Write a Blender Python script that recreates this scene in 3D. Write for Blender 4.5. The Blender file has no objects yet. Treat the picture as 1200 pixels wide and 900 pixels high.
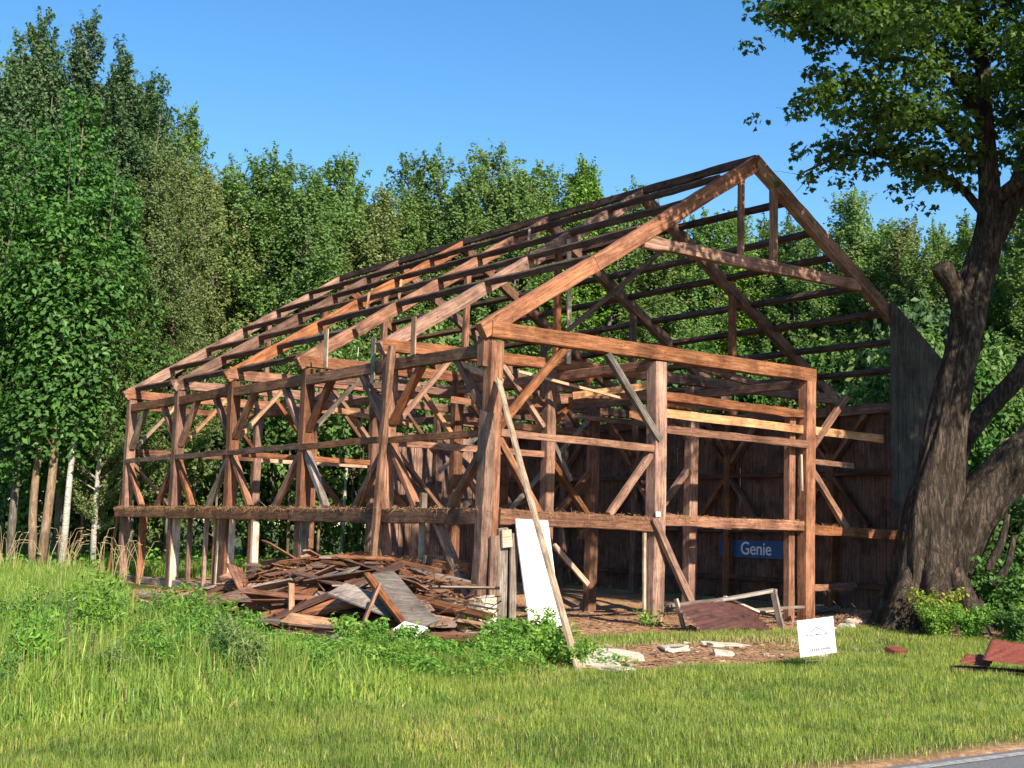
import bpy, math, random
import numpy as np
from mathutils import Vector, Matrix, noise
R = math.radians
sc = bpy.context.scene
col = sc.collection
rnd = random.Random(7)

# ------------------------------------------------------------------ camera
# the barn gives the axes: +X along the gable, +Y along the long wall, near corner post at the origin
F_PX, YAW, PITCH, ROLL = 1562.48, 0.6159, 0.1095, 0.0297
CAM = Vector((-13.1375, -19.1471, 1.7))
fwd = Vector((math.sin(YAW)*math.cos(PITCH), math.cos(YAW)*math.cos(PITCH), math.sin(PITCH)))
rgt = Vector((math.cos(YAW), -math.sin(YAW), 0)); upv = rgt.cross(fwd)
r2 = math.cos(ROLL)*rgt + math.sin(ROLL)*upv
u2 = -math.sin(ROLL)*rgt + math.cos(ROLL)*upv
cd = bpy.data.cameras.new('camera'); cam = bpy.data.objects.new('camera', cd); col.objects.link(cam)
cam.matrix_world = Matrix(((r2.x, u2.x, -fwd.x, CAM.x), (r2.y, u2.y, -fwd.y, CAM.y), (r2.z, u2.z, -fwd.z, CAM.z), (0, 0, 0, 1)))
cd.sensor_width = 36; cd.lens = F_PX/1200*36; cd.clip_start = 0.1; cd.clip_end = 3000
sc.camera = cam

# ------------------------------------------------------------------ sky and sun
SUN_A, SUN_E = R(26), R(35)          # azimuth right of straight-behind-the-viewer, elevation
gf = Vector((math.sin(YAW), math.cos(YAW), 0)); gr = Vector((math.cos(YAW), -math.sin(YAW), 0))
sdir = (math.sin(SUN_A)*gr - math.cos(SUN_A)*gf)*math.cos(SUN_E) + Vector((0, 0, math.sin(SUN_E)))
w = bpy.data.worlds.new('World'); sc.world = w; w.use_nodes = True
nt = w.node_tree; bg = nt.nodes['Background']
sky = nt.nodes.new('ShaderNodeTexSky'); sky.sky_type = 'NISHITA'; sky.sun_disc = False
sky.sun_elevation = SUN_E; sky.sun_rotation = math.atan2(sdir.x, sdir.y)
sky.air_density = 1.0; sky.dust_density = 0.3; sky.ozone_density = 2.2; sky.altitude = 100
hs = nt.nodes.new('ShaderNodeHueSaturation'); hs.inputs['Saturation'].default_value = 1.3
nt.links.new(sky.outputs[0], hs.inputs['Color']); nt.links.new(hs.outputs[0], bg.inputs[0]); bg.inputs[1].default_value = 0.108
sl = bpy.data.lights.new('sun', 'SUN'); sl.energy = 5.0; sl.angle = R(0.53); sl.color = (1.0, 0.885, 0.70)
so = bpy.data.objects.new('sun', sl); col.objects.link(so)
so.rotation_euler = sdir.to_track_quat('Z', 'Y').to_euler(); so.location = (0, -10, 40)
sc.view_settings.view_transform = 'Standard'; sc.view_settings.look = 'None'
sc.view_settings.exposure = 0.92; sc.view_settings.gamma = 1.0
sc.render.engine = 'CYCLES'
sc.cycles.max_bounces = 6; sc.cycles.diffuse_bounces = 3; sc.cycles.glossy_bounces = 2
sc.cycles.transmission_bounces = 3; sc.cycles.transparent_max_bounces = 4
sc.cycles.use_denoising = True

# ------------------------------------------------------------------ helpers
def site(X, Z, h=0.0):
    """right / forward metres from the roadside standing point -> scene coordinates"""
    return Vector((CAM.x, CAM.y, 0)) + gr*X + gf*Z + Vector((0, 0, h))

def tag(o, label=None, cat=None, group=None, kind=None):
    if label: o['label'] = label
    if cat: o['category'] = cat
    if group: o['group'] = group
    if kind: o['kind'] = kind
    return o

def empty(name, loc=(0, 0, 0), rz=0.0):
    o = bpy.data.objects.new(name, None); o.empty_display_size = 0.2
    o.location = loc; o.rotation_euler = (0, 0, rz); col.objects.link(o); return o

def link(name, me, m=None, parent=None):
    o = bpy.data.objects.new(name, me); col.objects.link(o)
    if m is not None and not me.materials: me.materials.append(m)
    if parent is not None: o.parent = parent
    return o

def mesh_np(name, verts, groups, smooth=False):
    """groups: list of (F,k) index arrays"""
    me = bpy.data.meshes.new(name)
    verts = np.asarray(verts, dtype=np.float32)
    me.vertices.add(len(verts)); me.vertices.foreach_set('co', verts.ravel())
    flat = np.concatenate([g.ravel() for g in groups]).astype(np.int32)
    tot = np.concatenate([np.full(len(g), g.shape[1], np.int32) for g in groups])
    st = np.concatenate([[0], np.cumsum(tot)[:-1]]).astype(np.int32)
    me.loops.add(len(flat)); me.loops.foreach_set('vertex_index', flat)
    me.polygons.add(len(tot)); me.polygons.foreach_set('loop_start', st)
    try: me.polygons.foreach_set('loop_total', tot)
    except Exception: pass
    me.polygons.foreach_set('use_smooth', np.full(len(tot), smooth))
    me.update(calc_edges=True); me.validate()
    return me

class MB:
    def __init__(s): s.v = []; s.f = []
    def add(s, vs, fs):
        b = len(s.v); s.v += [tuple(v) for v in vs]; s.f += [tuple(i+b for i in f) for f in fs]
    def box(s, c, d, rot=None):
        c = Vector(c); d = Vector(d)/2
        vs = []
        for x, y, z in ((-1,-1,-1),(1,-1,-1),(1,1,-1),(-1,1,-1),(-1,-1,1),(1,-1,1),(1,1,1),(-1,1,1)):
            v = Vector((x*d.x, y*d.y, z*d.z))
            if rot is not None: v = rot @ v
            vs.append(v+c)
        s.add(vs, [(0,3,2,1),(4,5,6,7),(0,1,5,4),(1,2,6,5),(2,3,7,6),(3,0,4,7)])
    def tube(s, pts, radii, n=6, cap=True):
        pts = [Vector(p) for p in pts]; vs = []; fs = []
        ref = Vector((0.31, 0.95, 0.1)).normalized()
        for i, p in enumerate(pts):
            t = (pts[min(i+1, len(pts)-1)]-pts[max(i-1, 0)]).normalized()
            a = t.cross(ref)
            if a.length < 1e-3: a = t.cross(Vector((1, 0, 0)))
            a.normalize(); b = t.cross(a)
            for k in range(n):
                an = 2*math.pi*k/n
                vs.append(p+(a*math.cos(an)+b*math.sin(an))*radii[i])
        for i in range(len(pts)-1):
            for k in range(n):
                fs.append((i*n+k, i*n+(k+1) % n, (i+1)*n+(k+1) % n, (i+1)*n+k))
        if cap:
            fs.append(tuple(range(n-1, -1, -1))); fs.append(tuple((len(pts)-1)*n+k for k in range(n)))
        s.add(vs, fs)
    def mesh(s, name, smooth=False):
        me = bpy.data.meshes.new(name); me.from_pydata(s.v, [], s.f); me.update()
        if smooth: me.polygons.foreach_set('use_smooth', [True]*len(me.polygons))
        return me
    def build(s, name, m, parent=None, smooth=False): return link(name, s.mesh(name, smooth), m, parent)

# ------------------------------------------------------------------ materials
def newmat(name):
    m = bpy.data.materials.new(name); m.use_nodes = True
    nt = m.node_tree; return m, nt, nt.nodes['Principled BSDF'], nt.nodes['Material Output']
def N(nt, t, **kw):
    n = nt.nodes.new(t)
    for k, v in kw.items(): setattr(n, k, v)
    return n
def ramp(nt, fac, stops):
    r = N(nt, 'ShaderNodeValToRGB'); e = r.color_ramp.elements
    while len(e) < len(stops): e.new(0.5)
    for el, (p, c) in zip(e, stops): el.position = p; el.color = (*c, 1)
    nt.links.new(fac, r.inputs[0]); return r.outputs[0]
def noise_n(nt, vec, scale, detail=4, rough=0.6, dist=0.0):
    n = N(nt, 'ShaderNodeTexNoise'); n.inputs['Scale'].default_value = scale; n.inputs['Detail'].default_value = detail
    n.inputs['Roughness'].default_value = rough; n.inputs['Distortion'].default_value = dist
    if vec is not None: nt.links.new(vec, n.inputs['Vector'])
    return n.outputs[0]
def mapping(nt, vec, scale):
    mp = N(nt, 'ShaderNodeMapping'); mp.inputs['Scale'].default_value = scale; nt.links.new(vec, mp.inputs['Vector']); return mp.outputs[0]
def mixc(nt, a, b, fac, mode='MIX'):
    mx = N(nt, 'ShaderNodeMix', data_type='RGBA', blend_type=mode)
    if hasattr(fac, 'is_linked') or hasattr(fac, 'links'): nt.links.new(fac, mx.inputs[0])
    else: mx.inputs[0].default_value = fac
    for s, x in ((6, a), (7, b)):
        if isinstance(x, tuple): mx.inputs[s].default_value = (*x, 1)
        else: nt.links.new(x, mx.inputs[s])
    return mx.outputs[2]
def math_n(nt, op, a, b=None, clamp=False):
    m = N(nt, 'ShaderNodeMath', operation=op, use_clamp=clamp)
    for i, x in enumerate((a, b)):
        if x is None: continue
        if isinstance(x, (int, float)): m.inputs[i].default_value = x
        else: nt.links.new(x, m.inputs[i])
    return m.outputs[0]
def bump(nt, h, bsdf, strength, dist=0.02):
    b = N(nt, 'ShaderNodeBump'); b.inputs['Strength'].default_value = strength; b.inputs['Distance'].default_value = dist
    nt.links.new(h, b.inputs['Height']); nt.links.new(b.outputs[0], bsdf.inputs['Normal'])

def wood(name, dark, mid, light, axis='X', grey=None, greyamt=0.0, bstr=0.7):
    m, nt, b, o = newmat(name)
    tc = N(nt, 'ShaderNodeTexCoord'); oi = N(nt, 'ShaderNodeObjectInfo')
    off = N(nt, 'ShaderNodeVectorMath', operation='MULTIPLY_ADD')
    nt.links.new(oi.outputs['Random'], off.inputs[0]); off.inputs[1].default_value = (37, 53, 71)
    nt.links.new(tc.outputs['Object'], off.inputs[2]); v = off.outputs[0]
    sc1 = (1.2, 22, 22) if axis == 'X' else (22, 22, 1.2)
    sc2 = (4, 90, 90) if axis == 'X' else (90, 90, 4)
    g1 = noise_n(nt, mapping(nt, v, sc1), 1, 5, 0.65, 0.6)
    g2 = noise_n(nt, mapping(nt, v, sc2), 1, 3, 0.6)
    blot = noise_n(nt, v, 1.7, 5, 0.65)
    mixf = math_n(nt, 'ADD', math_n(nt, 'MULTIPLY', g1, 0.62), math_n(nt, 'MULTIPLY', g2, 0.38))
    c = ramp(nt, mixf, [(0.30, dark), (0.48, mid), (0.68, light)])
    st = ramp(nt, blot, [(0.35, (0.45, 0.42, 0.42)), (0.55, (1, 1, 1)), (0.75, (1.25, 1.2, 1.12))])
    c = mixc(nt, c, st, 0.9, 'MULTIPLY')
    sp_ = noise_n(nt, mapping(nt, v, (2.2, 9, 9) if axis == 'X' else (9, 9, 2.2)), 2.0, 6, 0.75)
    c = mixc(nt, c, ramp(nt, sp_, [(0.30, (0.28, 0.25, 0.24)), (0.44, (0.95, 0.95, 0.95)), (0.62, (1.0, 1.0, 1.0)), (0.74, (1.35, 1.35, 1.3))]), 0.85, 'MULTIPLY')
    ck = noise_n(nt, mapping(nt, v, (0.7, 30, 30) if axis == 'X' else (30, 30, 0.7)), 1.0, 2, 0.5, 1.2)
    ckd = math_n(nt, 'ABSOLUTE', math_n(nt, 'SUBTRACT', ck, 0.5))
    c = mixc(nt, c, ramp(nt, ckd, [(0.004, (0.18, 0.16, 0.15)), (0.018, (1, 1, 1))]), 0.8, 'MULTIPLY')
    vo = N(nt, 'ShaderNodeTexVoronoi'); vo.inputs['Scale'].default_value = 3.3; nt.links.new(v, vo.inputs['Vector'])
    c = mixc(nt, c, ramp(nt, vo.outputs['Distance'], [(0.035, (0.22, 0.2, 0.2)), (0.07, (1, 1, 1))]), 0.9, 'MULTIPLY')
    if grey:
        gn = noise_n(nt, v, 0.9, 4, 0.7)
        gm = ramp(nt, gn, [(0.62-greyamt, (0, 0, 0)), (0.72-greyamt*0.6, (1, 1, 1))])
        c = mixc(nt, c, grey, gm)
    # each timber a little different
    hv = N(nt, 'ShaderNodeHueSaturation')
    mr = N(nt, 'ShaderNodeMapRange'); nt.links.new(oi.outputs['Random'], mr.inputs[0]); mr.inputs[3].default_value = 0.66; mr.inputs[4].default_value = 1.38
    nt.links.new(mr.outputs[0], hv.inputs['Value'])
    r2_ = math_n(nt, 'FRACT', math_n(nt, 'MULTIPLY', oi.outputs['Random'], 17.31))
    mr2 = N(nt, 'ShaderNodeMapRange'); nt.links.new(r2_, mr2.inputs[0]); mr2.inputs[3].default_value = 0.66; mr2.inputs[4].default_value = 1.06
    nt.links.new(mr2.outputs[0], hv.inputs['Saturation']); nt.links.new(c, hv.inputs['Color'])
    nt.links.new(hv.outputs[0], b.inputs['Base Color'])
    b.inputs['Roughness'].default_value = 0.85; b.inputs['Specular IOR Level'].default_value = 0.25
    bump(nt, mixf, b, bstr, 0.012)
    return m

M = {}
M['wood'] = wood('old_wood', (0.052, 0.019, 0.009), (0.250, 0.094, 0.041), (0.46, 0.205, 0.100))
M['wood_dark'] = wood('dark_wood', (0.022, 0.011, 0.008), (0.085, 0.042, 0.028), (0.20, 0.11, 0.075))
M['wood_brown'] = wood('brown_wood', (0.045, 0.018, 0.009), (0.205, 0.084, 0.040), (0.38, 0.19, 0.10))
M['wood_grey'] = wood('weathered_wood', (0.07, 0.05, 0.037), (0.22, 0.165, 0.13), (0.42, 0.35, 0.29))
M['wood_pale'] = wood('pale_wood', (0.30, 0.19, 0.11), (0.56, 0.40, 0.26), (0.72, 0.58, 0.42), bstr=0.3)
M['wood_tan'] = wood('tan_wood', (0.22, 0.09, 0.04), (0.50, 0.26, 0.13), (0.64, 0.39, 0.21), bstr=0.3)
M['siding'] = wood('siding_wood', (0.045, 0.021, 0.013), (0.21, 0.095, 0.057), (0.40, 0.20, 0.12), axis='Z')
M['siding_red'] = wood('red_siding_wood', (0.05, 0.018, 0.012), (0.20, 0.075, 0.045), (0.36, 0.16, 0.10), axis='Z')
M['siding_grey'] = wood('grey_siding_wood', (0.020, 0.018, 0.016), (0.066, 0.058, 0.051), (0.13, 0.115, 0.10), axis='Z')

def plain(name, c, rough=0.7, nscale=6, var=0.2, bs=0.0, metal=0.0, c2=None):
    m, nt, b, o = newmat(name); tc = N(nt, 'ShaderNodeTexCoord')
    n = noise_n(nt, tc.outputs['Object'], nscale, 5, 0.65)
    lo = c2 if c2 else tuple(x*(1-var) for x in c); hi = tuple(min(1, x*(1+var*0.6)) for x in c)
    nt.links.new(ramp(nt, n, [(0.35, lo), (0.62, hi)]), b.inputs['Base Color'])
    b.inputs['Roughness'].default_value = rough; b.inputs['Metallic'].default_value = metal
    if bs: bump(nt, n, b, bs, 0.02)
    return m
M['white'] = plain('white_paint', (0.80, 0.79, 0.76), 0.5, 5, 0.06)
M['white_sheet'] = plain('dirty_white_sheet', (0.70, 0.68, 0.60), 0.7, 4, 0.2)
M['sign_white'] = plain('sign_white', (0.82, 0.82, 0.83), 0.4, 3, 0.02)
M['ink'] = plain('sign_ink', (0.13, 0.13, 0.16), 0.6, 8, 0.3)
M['metal_wire'] = plain('wire_metal', (0.30, 0.30, 0.30), 0.5, 8, 0.2, metal=0.6)
M['blue'] = plain('blue_panel', (0.004, 0.085, 0.26), 0.35, 3, 0.25)
M['letter'] = plain('letter_white', (0.85, 0.87, 0.9), 0.5, 3, 0.03)
M['straw'] = plain('straw', (0.27, 0.155, 0.075), 0.9, 9, 0.5)
M['drystraw'] = plain('dry_straw', (0.46, 0.36, 0.19), 0.9, 9, 0.4)
M['chip'] = plain('bark_chips', (0.33, 0.20, 0.125), 0.9, 2, 0.5)
M['stone'] = plain('field_stone', (0.36, 0.30, 0.23), 0.85, 7, 0.45, 0.6)
M['stone_pale'] = plain('pale_stone', (0.52, 0.46, 0.37), 0.85, 7, 0.35, 0.5)
M['asphalt'] = plain('asphalt', (0.145, 0.145, 0.15), 0.85, 60, 0.3, 0.4)
M['paint'] = plain('road_paint', (0.30, 0.295, 0.28), 0.8, 18, 0.45)

def rust(name, a, bcol, rows):
    m, nt, b, o = newmat(name); tc = N(nt, 'ShaderNodeTexCoord')
    n1 = noise_n(nt, mapping(nt, tc.outputs['Object'], (1.0, 9, 2)), 1.5, 5, 0.7, 0.4)
    nt.links.new(ramp(nt, n1, [(0.3, a), (0.5, bcol), (0.72, tuple(x*1.5 for x in bcol))]), b.inputs['Base Color'])
    b.inputs['Roughness'].default_value = 0.62; b.inputs['Metallic'].default_value = 0.15
    bump(nt, n1, b, 0.3, 0.01); return m
M['rust_dark'] = rust('dark_rusted_metal', (0.025, 0.012, 0.011), (0.085, 0.034, 0.028), 1)
M['rust_red'] = rust('red_rusted_metal', (0.07, 0.022, 0.015), (0.19, 0.048, 0.032), 1)

def leafmat(name, c, c2, trans=0.35, bright=1.25, spread=0.12, patch=0.0):
    m, nt, b, o = newmat(name)
    g = N(nt, 'ShaderNodeNewGeometry'); oi = N(nt, 'ShaderNodeObjectInfo')
    cc = ramp(nt, g.outputs['Random Per Island'], [(0.0, c), (0.9, c2), (1.0, tuple(min(1, x*1.35) for x in c2))])
    hv = N(nt, 'ShaderNodeHueSaturation')
    mr = N(nt, 'ShaderNodeMapRange'); nt.links.new(oi.outputs['Random'], mr.inputs[0]); mr.inputs[3].default_value = 1-spread; mr.inputs[4].default_value = 1+spread*1.4
    nt.links.new(mr.outputs[0], hv.inputs['Value'])
    fr = math_n(nt, 'FRACT', math_n(nt, 'MULTIPLY', oi.outputs['Random'], 13.7))
    mr2 = N(nt, 'ShaderNodeMapRange'); nt.links.new(fr, mr2.inputs[0]); mr2.inputs[3].default_value = 0.488; mr2.inputs[4].default_value = 0.515
    nt.links.new(mr2.outputs[0], hv.inputs['Hue']); nt.links.new(cc, hv.inputs['Color'])
    hv_out = hv.outputs[0]
    if patch:
        tc = N(nt, 'ShaderNodeTexCoord')
        p1 = noise_n(nt, tc.outputs['Object'], 0.9, 5, 0.7, 0.5); p2 = noise_n(nt, tc.outputs['Object'], 3.4, 3, 0.6)
        hv_out = mixc(nt, hv_out, ramp(nt, p1, [(0.34, (0.50, 0.62, 0.55)), (0.5, (0.95, 0.95, 0.95)), (0.66, (1.28, 1.12, 1.0))]), patch, 'MULTIPLY')
        hv_out = mixc(nt, hv_out, ramp(nt, p2, [(0.34, (0.62, 0.74, 0.66)), (0.6, (1.08, 1.06, 1.0))]), patch, 'MULTIPLY')
    nt.links.new(hv_out, b.inputs['Base Color'])
    b.inputs['Roughness'].default_value = 0.5; b.inputs['Specular IOR Level'].default_value = 0.35
    tr = N(nt, 'ShaderNodeBsdfTranslucent')
    tcol = mixc(nt, hv_out, (bright*1.1, bright*1.15, bright*0.5), 1.0, 'MULTIPLY')
    nt.links.new(tcol, tr.inputs[0])
    mx = N(nt, 'ShaderNodeMixShader'); mx.inputs[0].default_value = trans
    nt.links.new(b.outputs[0], mx.inputs[1]); nt.links.new(tr.outputs[0], mx.inputs[2])
    nt.links.new(mx.outputs[0], o.inputs[0]); return m
M['leaf_mid'] = leafmat('leaf_mid', (0.105, 0.178, 0.050), (0.158, 0.250, 0.072))
M['leaf_rich'] = leafmat('leaf_rich', (0.042, 0.116, 0.024), (0.092, 0.200, 0.042))
M['leaf_dark'] = leafmat('leaf_dark', (0.058, 0.112, 0.048), (0.096, 0.165, 0.070))
M['leaf_olive'] = leafmat('leaf_olive', (0.135, 0.185, 0.062), (0.205, 0.260, 0.098))
M['leaf_maple'] = leafmat('leaf_maple', (0.040, 0.098, 0.023), (0.110, 0.200, 0.042), 0.42, 1.4)
M['leaf_bright'] = leafmat('leaf_bright', (0.095, 0.20, 0.028), (0.20, 0.36, 0.055))
M['leaf_yellow'] = leafmat('leaf_yellow', (0.13, 0.21, 0.03), (0.33, 0.33, 0.05))
M['grass'] = leafmat('grass_blades', (0.15, 0.23, 0.040), (0.34, 0.43, 0.095), 0.40, 1.2, 0.0, 0.9)
M['grass_tall'] = leafmat('tall_grass_blades', (0.150, 0.245, 0.042), (0.36, 0.46, 0.10), 0.40, 1.2, 0.0, 0.9)
M['grass_dry'] = leafmat('dry_grass_blades', (0.28, 0.22, 0.09), (0.48, 0.38, 0.17), 0.2, 1.0, 0.0)
def barkmat(name, a, b_, c, sc_=(6, 6, 1.2), bs=0.9):
    m, nt, b, o = newmat(name); tc = N(nt, 'ShaderNodeTexCoord')
    n1 = noise_n(nt, mapping(nt, tc.outputs['Object'], sc_), 2.2, 6, 0.7, 0.8)
    n2 = noise_n(nt, tc.outputs['Object'], 1.3, 4, 0.6)
    c_ = ramp(nt, n1, [(0.32, a), (0.5, b_), (0.68, c)])
    c_ = mixc(nt, c_, ramp(nt, n2, [(0.35, (0.6, 0.6, 0.6)), (0.65, (1.15, 1.12, 1.1))]), 1.0, 'MULTIPLY')
    nt.links.new(c_, b.inputs['Base Color']); b.inputs['Roughness'].default_value = 0.92
    b.inputs['Specular IOR Level'].default_value = 0.15
    bump(nt, n1, b, bs, 0.06); return m
M['bark'] = barkmat('maple_bark', (0.012, 0.009, 0.007), (0.050, 0.038, 0.030), (0.16, 0.125, 0.10), (7, 7, 1.5), 1.0)
M['bark_tan'] = barkmat('tan_bark', (0.11, 0.07, 0.045), (0.26, 0.18, 0.12), (0.42, 0.31, 0.22))
M['bark_grey'] = barkmat('grey_bark', (0.07, 0.06, 0.05), (0.17, 0.15, 0.125), (0.30, 0.27, 0.23))
M['bark_white'] = barkmat('white_bark', (0.28, 0.27, 0.24), (0.52, 0.50, 0.45), (0.68, 0.66, 0.60), (2, 2, 6))
M['stem'] = plain('plant_stem', (0.12, 0.17, 0.05), 0.7, 5, 0.3)
M['cutwood'] = plain('cut_wood', (0.45, 0.28, 0.13), 0.8, 10, 0.3)

# ------------------------------------------------------------------ ground
def sstep(a, b, x):
    t = np.clip((x-a)/(b-a), 0, 1); return t*t*(3-2*t)
def vnoise(x, y, s, seed=0.0):
    x = np.asarray(x)*s+seed; y = np.asarray(y)*s+seed*1.7
    return (np.sin(x*1.0+1.3*np.sin(y*0.7+seed))+np.sin(y*1.1+1.7*np.sin(x*0.6+2.1))+np.sin((x+y)*0.73+1.1*np.sin((x-y)*1.3)))/3
def gauss(x, y, cx, cy, sx, sy, rot=0.0):
    dx = x-cx; dy = y-cy; c, s = math.cos(rot), math.sin(rot)
    a = (c*dx+s*dy)/sx; b = (-s*dx+c*dy)/sy
    return np.exp(-(a*a+b*b)/2)
def ground_z(x, y):
    x = np.asarray(x, float); y = np.asarray(y, float)
    near = sstep(-12.2, -11.0, y)
    z = 0.035*vnoise(x, y, 0.9)*near + 0.02*vnoise(x, y, 2.7, 4)*near
    z = z - 0.38*gauss(x, y, 7.3, 6.6, 1.6, 1.5)*1.0
    z = z + 0.30*gauss(x, y, 6.0, 10.5, 2.2, 1.6) + 0.16*gauss(x, y, 10.3, 2.0, 1.3, 0.8)
    z = z + 0.16*gauss(x, y, -1.8, 1.9, 1.3, 2.6)          # earth under the heap
    z = z + 0.10*gauss(x, y, 10.5, -1.8, 1.8, 1.2)
    z = z - 0.10*(1-sstep(-14.5, -10.0, y))*0
    return z
def dirt_mask(x, y):
    """1 = bare earth, 0 = grass"""
    x = np.asarray(x, float); y = np.asarray(y, float)
    n = vnoise(x, y, 1.7, 2)*0.5+vnoise(x, y, 4.1, 7)*0.35
    inside = sstep(-0.6, 0.2, x+0.25*n)*sstep(-2.3, -1.4, y+0.5*n)*(1-sstep(13.5, 14.5, x))*(1-sstep(19, 20.5, y))
    heap = gauss(x, y, -2.1, 0.3, 1.35, 2.4, 0.1)*1.4
    strip = gauss(x, y, -0.6, -5.6, 2.2, 0.55, -0.02)*1.1+gauss(x, y, 1.2, -4.0, 2.5, 1.1)*0.75 + gauss(x, y, -2.7, -4.9, 0.5, 0.7)*0.5
    left = gauss(x, y, -1.5, 10.2, 1.1, 2.2)*1.2+gauss(x, y, -3.1, 3.0, 1.2, 2.2)*1.2
    shoulder = 1-sstep(-12.25, -11.85, y-0.03*(x+3)+0.10*n)
    rt = gauss(x, y, 8.6, -3.6, 1.3, 0.9)*0.9+gauss(x, y, 4.2, -6.9, 0.8, 0.35)*0.7
    m = np.maximum.reduce([inside, heap, strip, left, rt])
    return np.clip(np.maximum(np.clip((m-0.42+0.28*n)*3.2, 0, 1), shoulder), 0, 1)

m, nt, b, o = newmat('ground_soil')
at = N(nt, 'ShaderNodeAttribute', attribute_name='dirt'); tc = N(nt, 'ShaderNodeTexCoord')
n1 = noise_n(nt, tc.outputs['Object'], 1.1, 6, 0.7); n2 = noise_n(nt, tc.outputs['Object'], 14, 5, 0.7)
dirtc = ramp(nt, n2, [(0.3, (0.17, 0.092, 0.052)), (0.5, (0.36, 0.215, 0.125)), (0.7, (0.55, 0.38, 0.24))])
dirtc = mixc(nt, dirtc, ramp(nt, n1, [(0.35, (0.65, 0.6, 0.55)), (0.65, (1.15, 1.1, 1.05))]), 1.0, 'MULTIPLY')
turf = ramp(nt, n2, [(0.3, (0.035, 0.055, 0.016)), (0.55, (0.075, 0.105, 0.03)), (0.75, (0.15, 0.14, 0.06))])
nt.links.new(mixc(nt, turf, dirtc, at.outputs['Fac']), b.inputs['Base Color'])
b.inputs['Roughness'].default_value = 0.95; b.inputs['Specular IOR Level'].default_value = 0.1
bump(nt, n2, b, 0.8, 0.03); M['soil'] = m

def build_ground():
    # fine sheet around the barn joined to coarse skirts reaching the horizon, all one sheet
    xs = np.concatenate([[-1500, -500, -150, -60, -30], np.arange(-16, 20.01, 0.16), [30, 60, 150, 500, 1500]])
    ys = np.concatenate([[-1500, -500, -150, -60, -30], np.arange(-14, 22.01, 0.16), [30, 60, 150, 500, 1500]])
    X, Y = np.meshgrid(xs, ys); Z = ground_z(X, Y)
    far = (abs(X-2) > 19) | (abs(Y-4) > 19); Z = np.where(far, 0, Z)
    # a gentle dip below the road bed
    Z = np.where((Y < -12.3), -0.06, Z)
    v = np.stack([X, Y, Z], -1).reshape(-1, 3); nx, ny = len(xs), len(ys)
    i, j = np.meshgrid(np.arange(nx-1), np.arange(ny-1)); a = (j*nx+i).ravel()
    me = mesh_np('ground', v, [np.stack([a, a+1, a+nx+1, a+nx], 1)], True)
    at = me.attributes.new('dirt', 'FLOAT', 'POINT'); at.data.foreach_set('value', dirt_mask(X, Y).ravel().astype(np.float32))
    tag(link('ground', me, M['soil']), kind='structure')
build_ground()
# road: slab with a slightly crumbled edge, painted line
def build_road():
    xs = np.arange(-60, 60, 0.25)
    edge = -12.36+0.03*(xs+3)+np.array([0.035*noise.noise((x*2.1, 0, 0)) for x in xs])
    v = []; 
    for x, e in zip(xs, edge): v += [(x, e, -0.03), (x, e-0.03, 0.02), (x, e-3.3, 0.06), (x, e-6.8, 0.02)]
    n = len(xs); q = []
    for i in range(n-1):
        for k in range(3): q.append((i*4+k, i*4+k+1, (i+1)*4+k+1, (i+1)*4+k))
    me = bpy.data.meshes.new('road'); me.from_pydata(v, [], q); me.update()
    tag(link('road', me, M['asphalt']), kind='structure')
    b_ = MB()
    v = []; 
    for x in xs:
        y0 = -12.36+0.03*(x+3)-0.13
        z = lambda d: 0.02+0.04*(d-0.03)/3.27+0.005
        v += [(x, y0, z(0.16)), (x, y0-0.11, z(0.27))]
    f = [(i*2, i*2+1, i*2+3, i*2+2) for i in range(n-1)]
    b_.add(v, f); tag(b_.build('road_marking', M['paint']), kind='structure')
build_road()

# ------------------------------------------------------------------ timber helpers
def timber_mesh(L, a, b, rough=0.012, seg=0.28, split=0.0, seed=0):
    r = random.Random(seed*7919+11); n = max(2, int(L/seg)+1)
    vs = []; fs = []; c = min(a, b)*0.06; ph = r.uniform(0, 99); bow = r.uniform(-1, 1)*0.004*L
    for i in range(n+1):
        t = i/n; x = t*L
        oy = rough*.7*noise.noise((x*0.7, ph, 0))+bow*math.sin(t*math.pi); oz = rough*.7*noise.noise((x*0.7, ph, 7))
        sa = a/2*(1+1.5*rough/a*noise.noise((x*1.9, ph, 3))); sb = b/2*(1+1.5*rough/b*noise.noise((x*1.9, ph, 5)))
        for k, (y, z) in enumerate(((-sa+c, -sb), (sa-c, -sb), (sa, -sb+c), (sa, sb-c), (sa-c, sb), (-sa+c, sb), (-sa, sb-c), (-sa, -sb+c))):
            ex = 0
            if i == n and split: ex = r.uniform(-split, split*0.4)
            if i == 0 and split: ex = r.uniform(-split*0.3, split*0.3)
            vs.append((x+ex, y+oy+r.uniform(-1, 1)*rough*0.22, z+oz+r.uniform(-1, 1)*rough*0.22))
    for i in range(n):
        for k in range(8): fs.append((i*8+k, (i+1)*8+k, (i+1)*8+(k+1) % 8, i*8+(k+1) % 8))
    fs.append(tuple(range(8))); fs.append(tuple(n*8+k for k in range(7, -1, -1)))
    me = bpy.data.meshes.new('timber'); me.from_pydata(vs, [], fs); me.update(); return me
_seed = [0]
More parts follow.
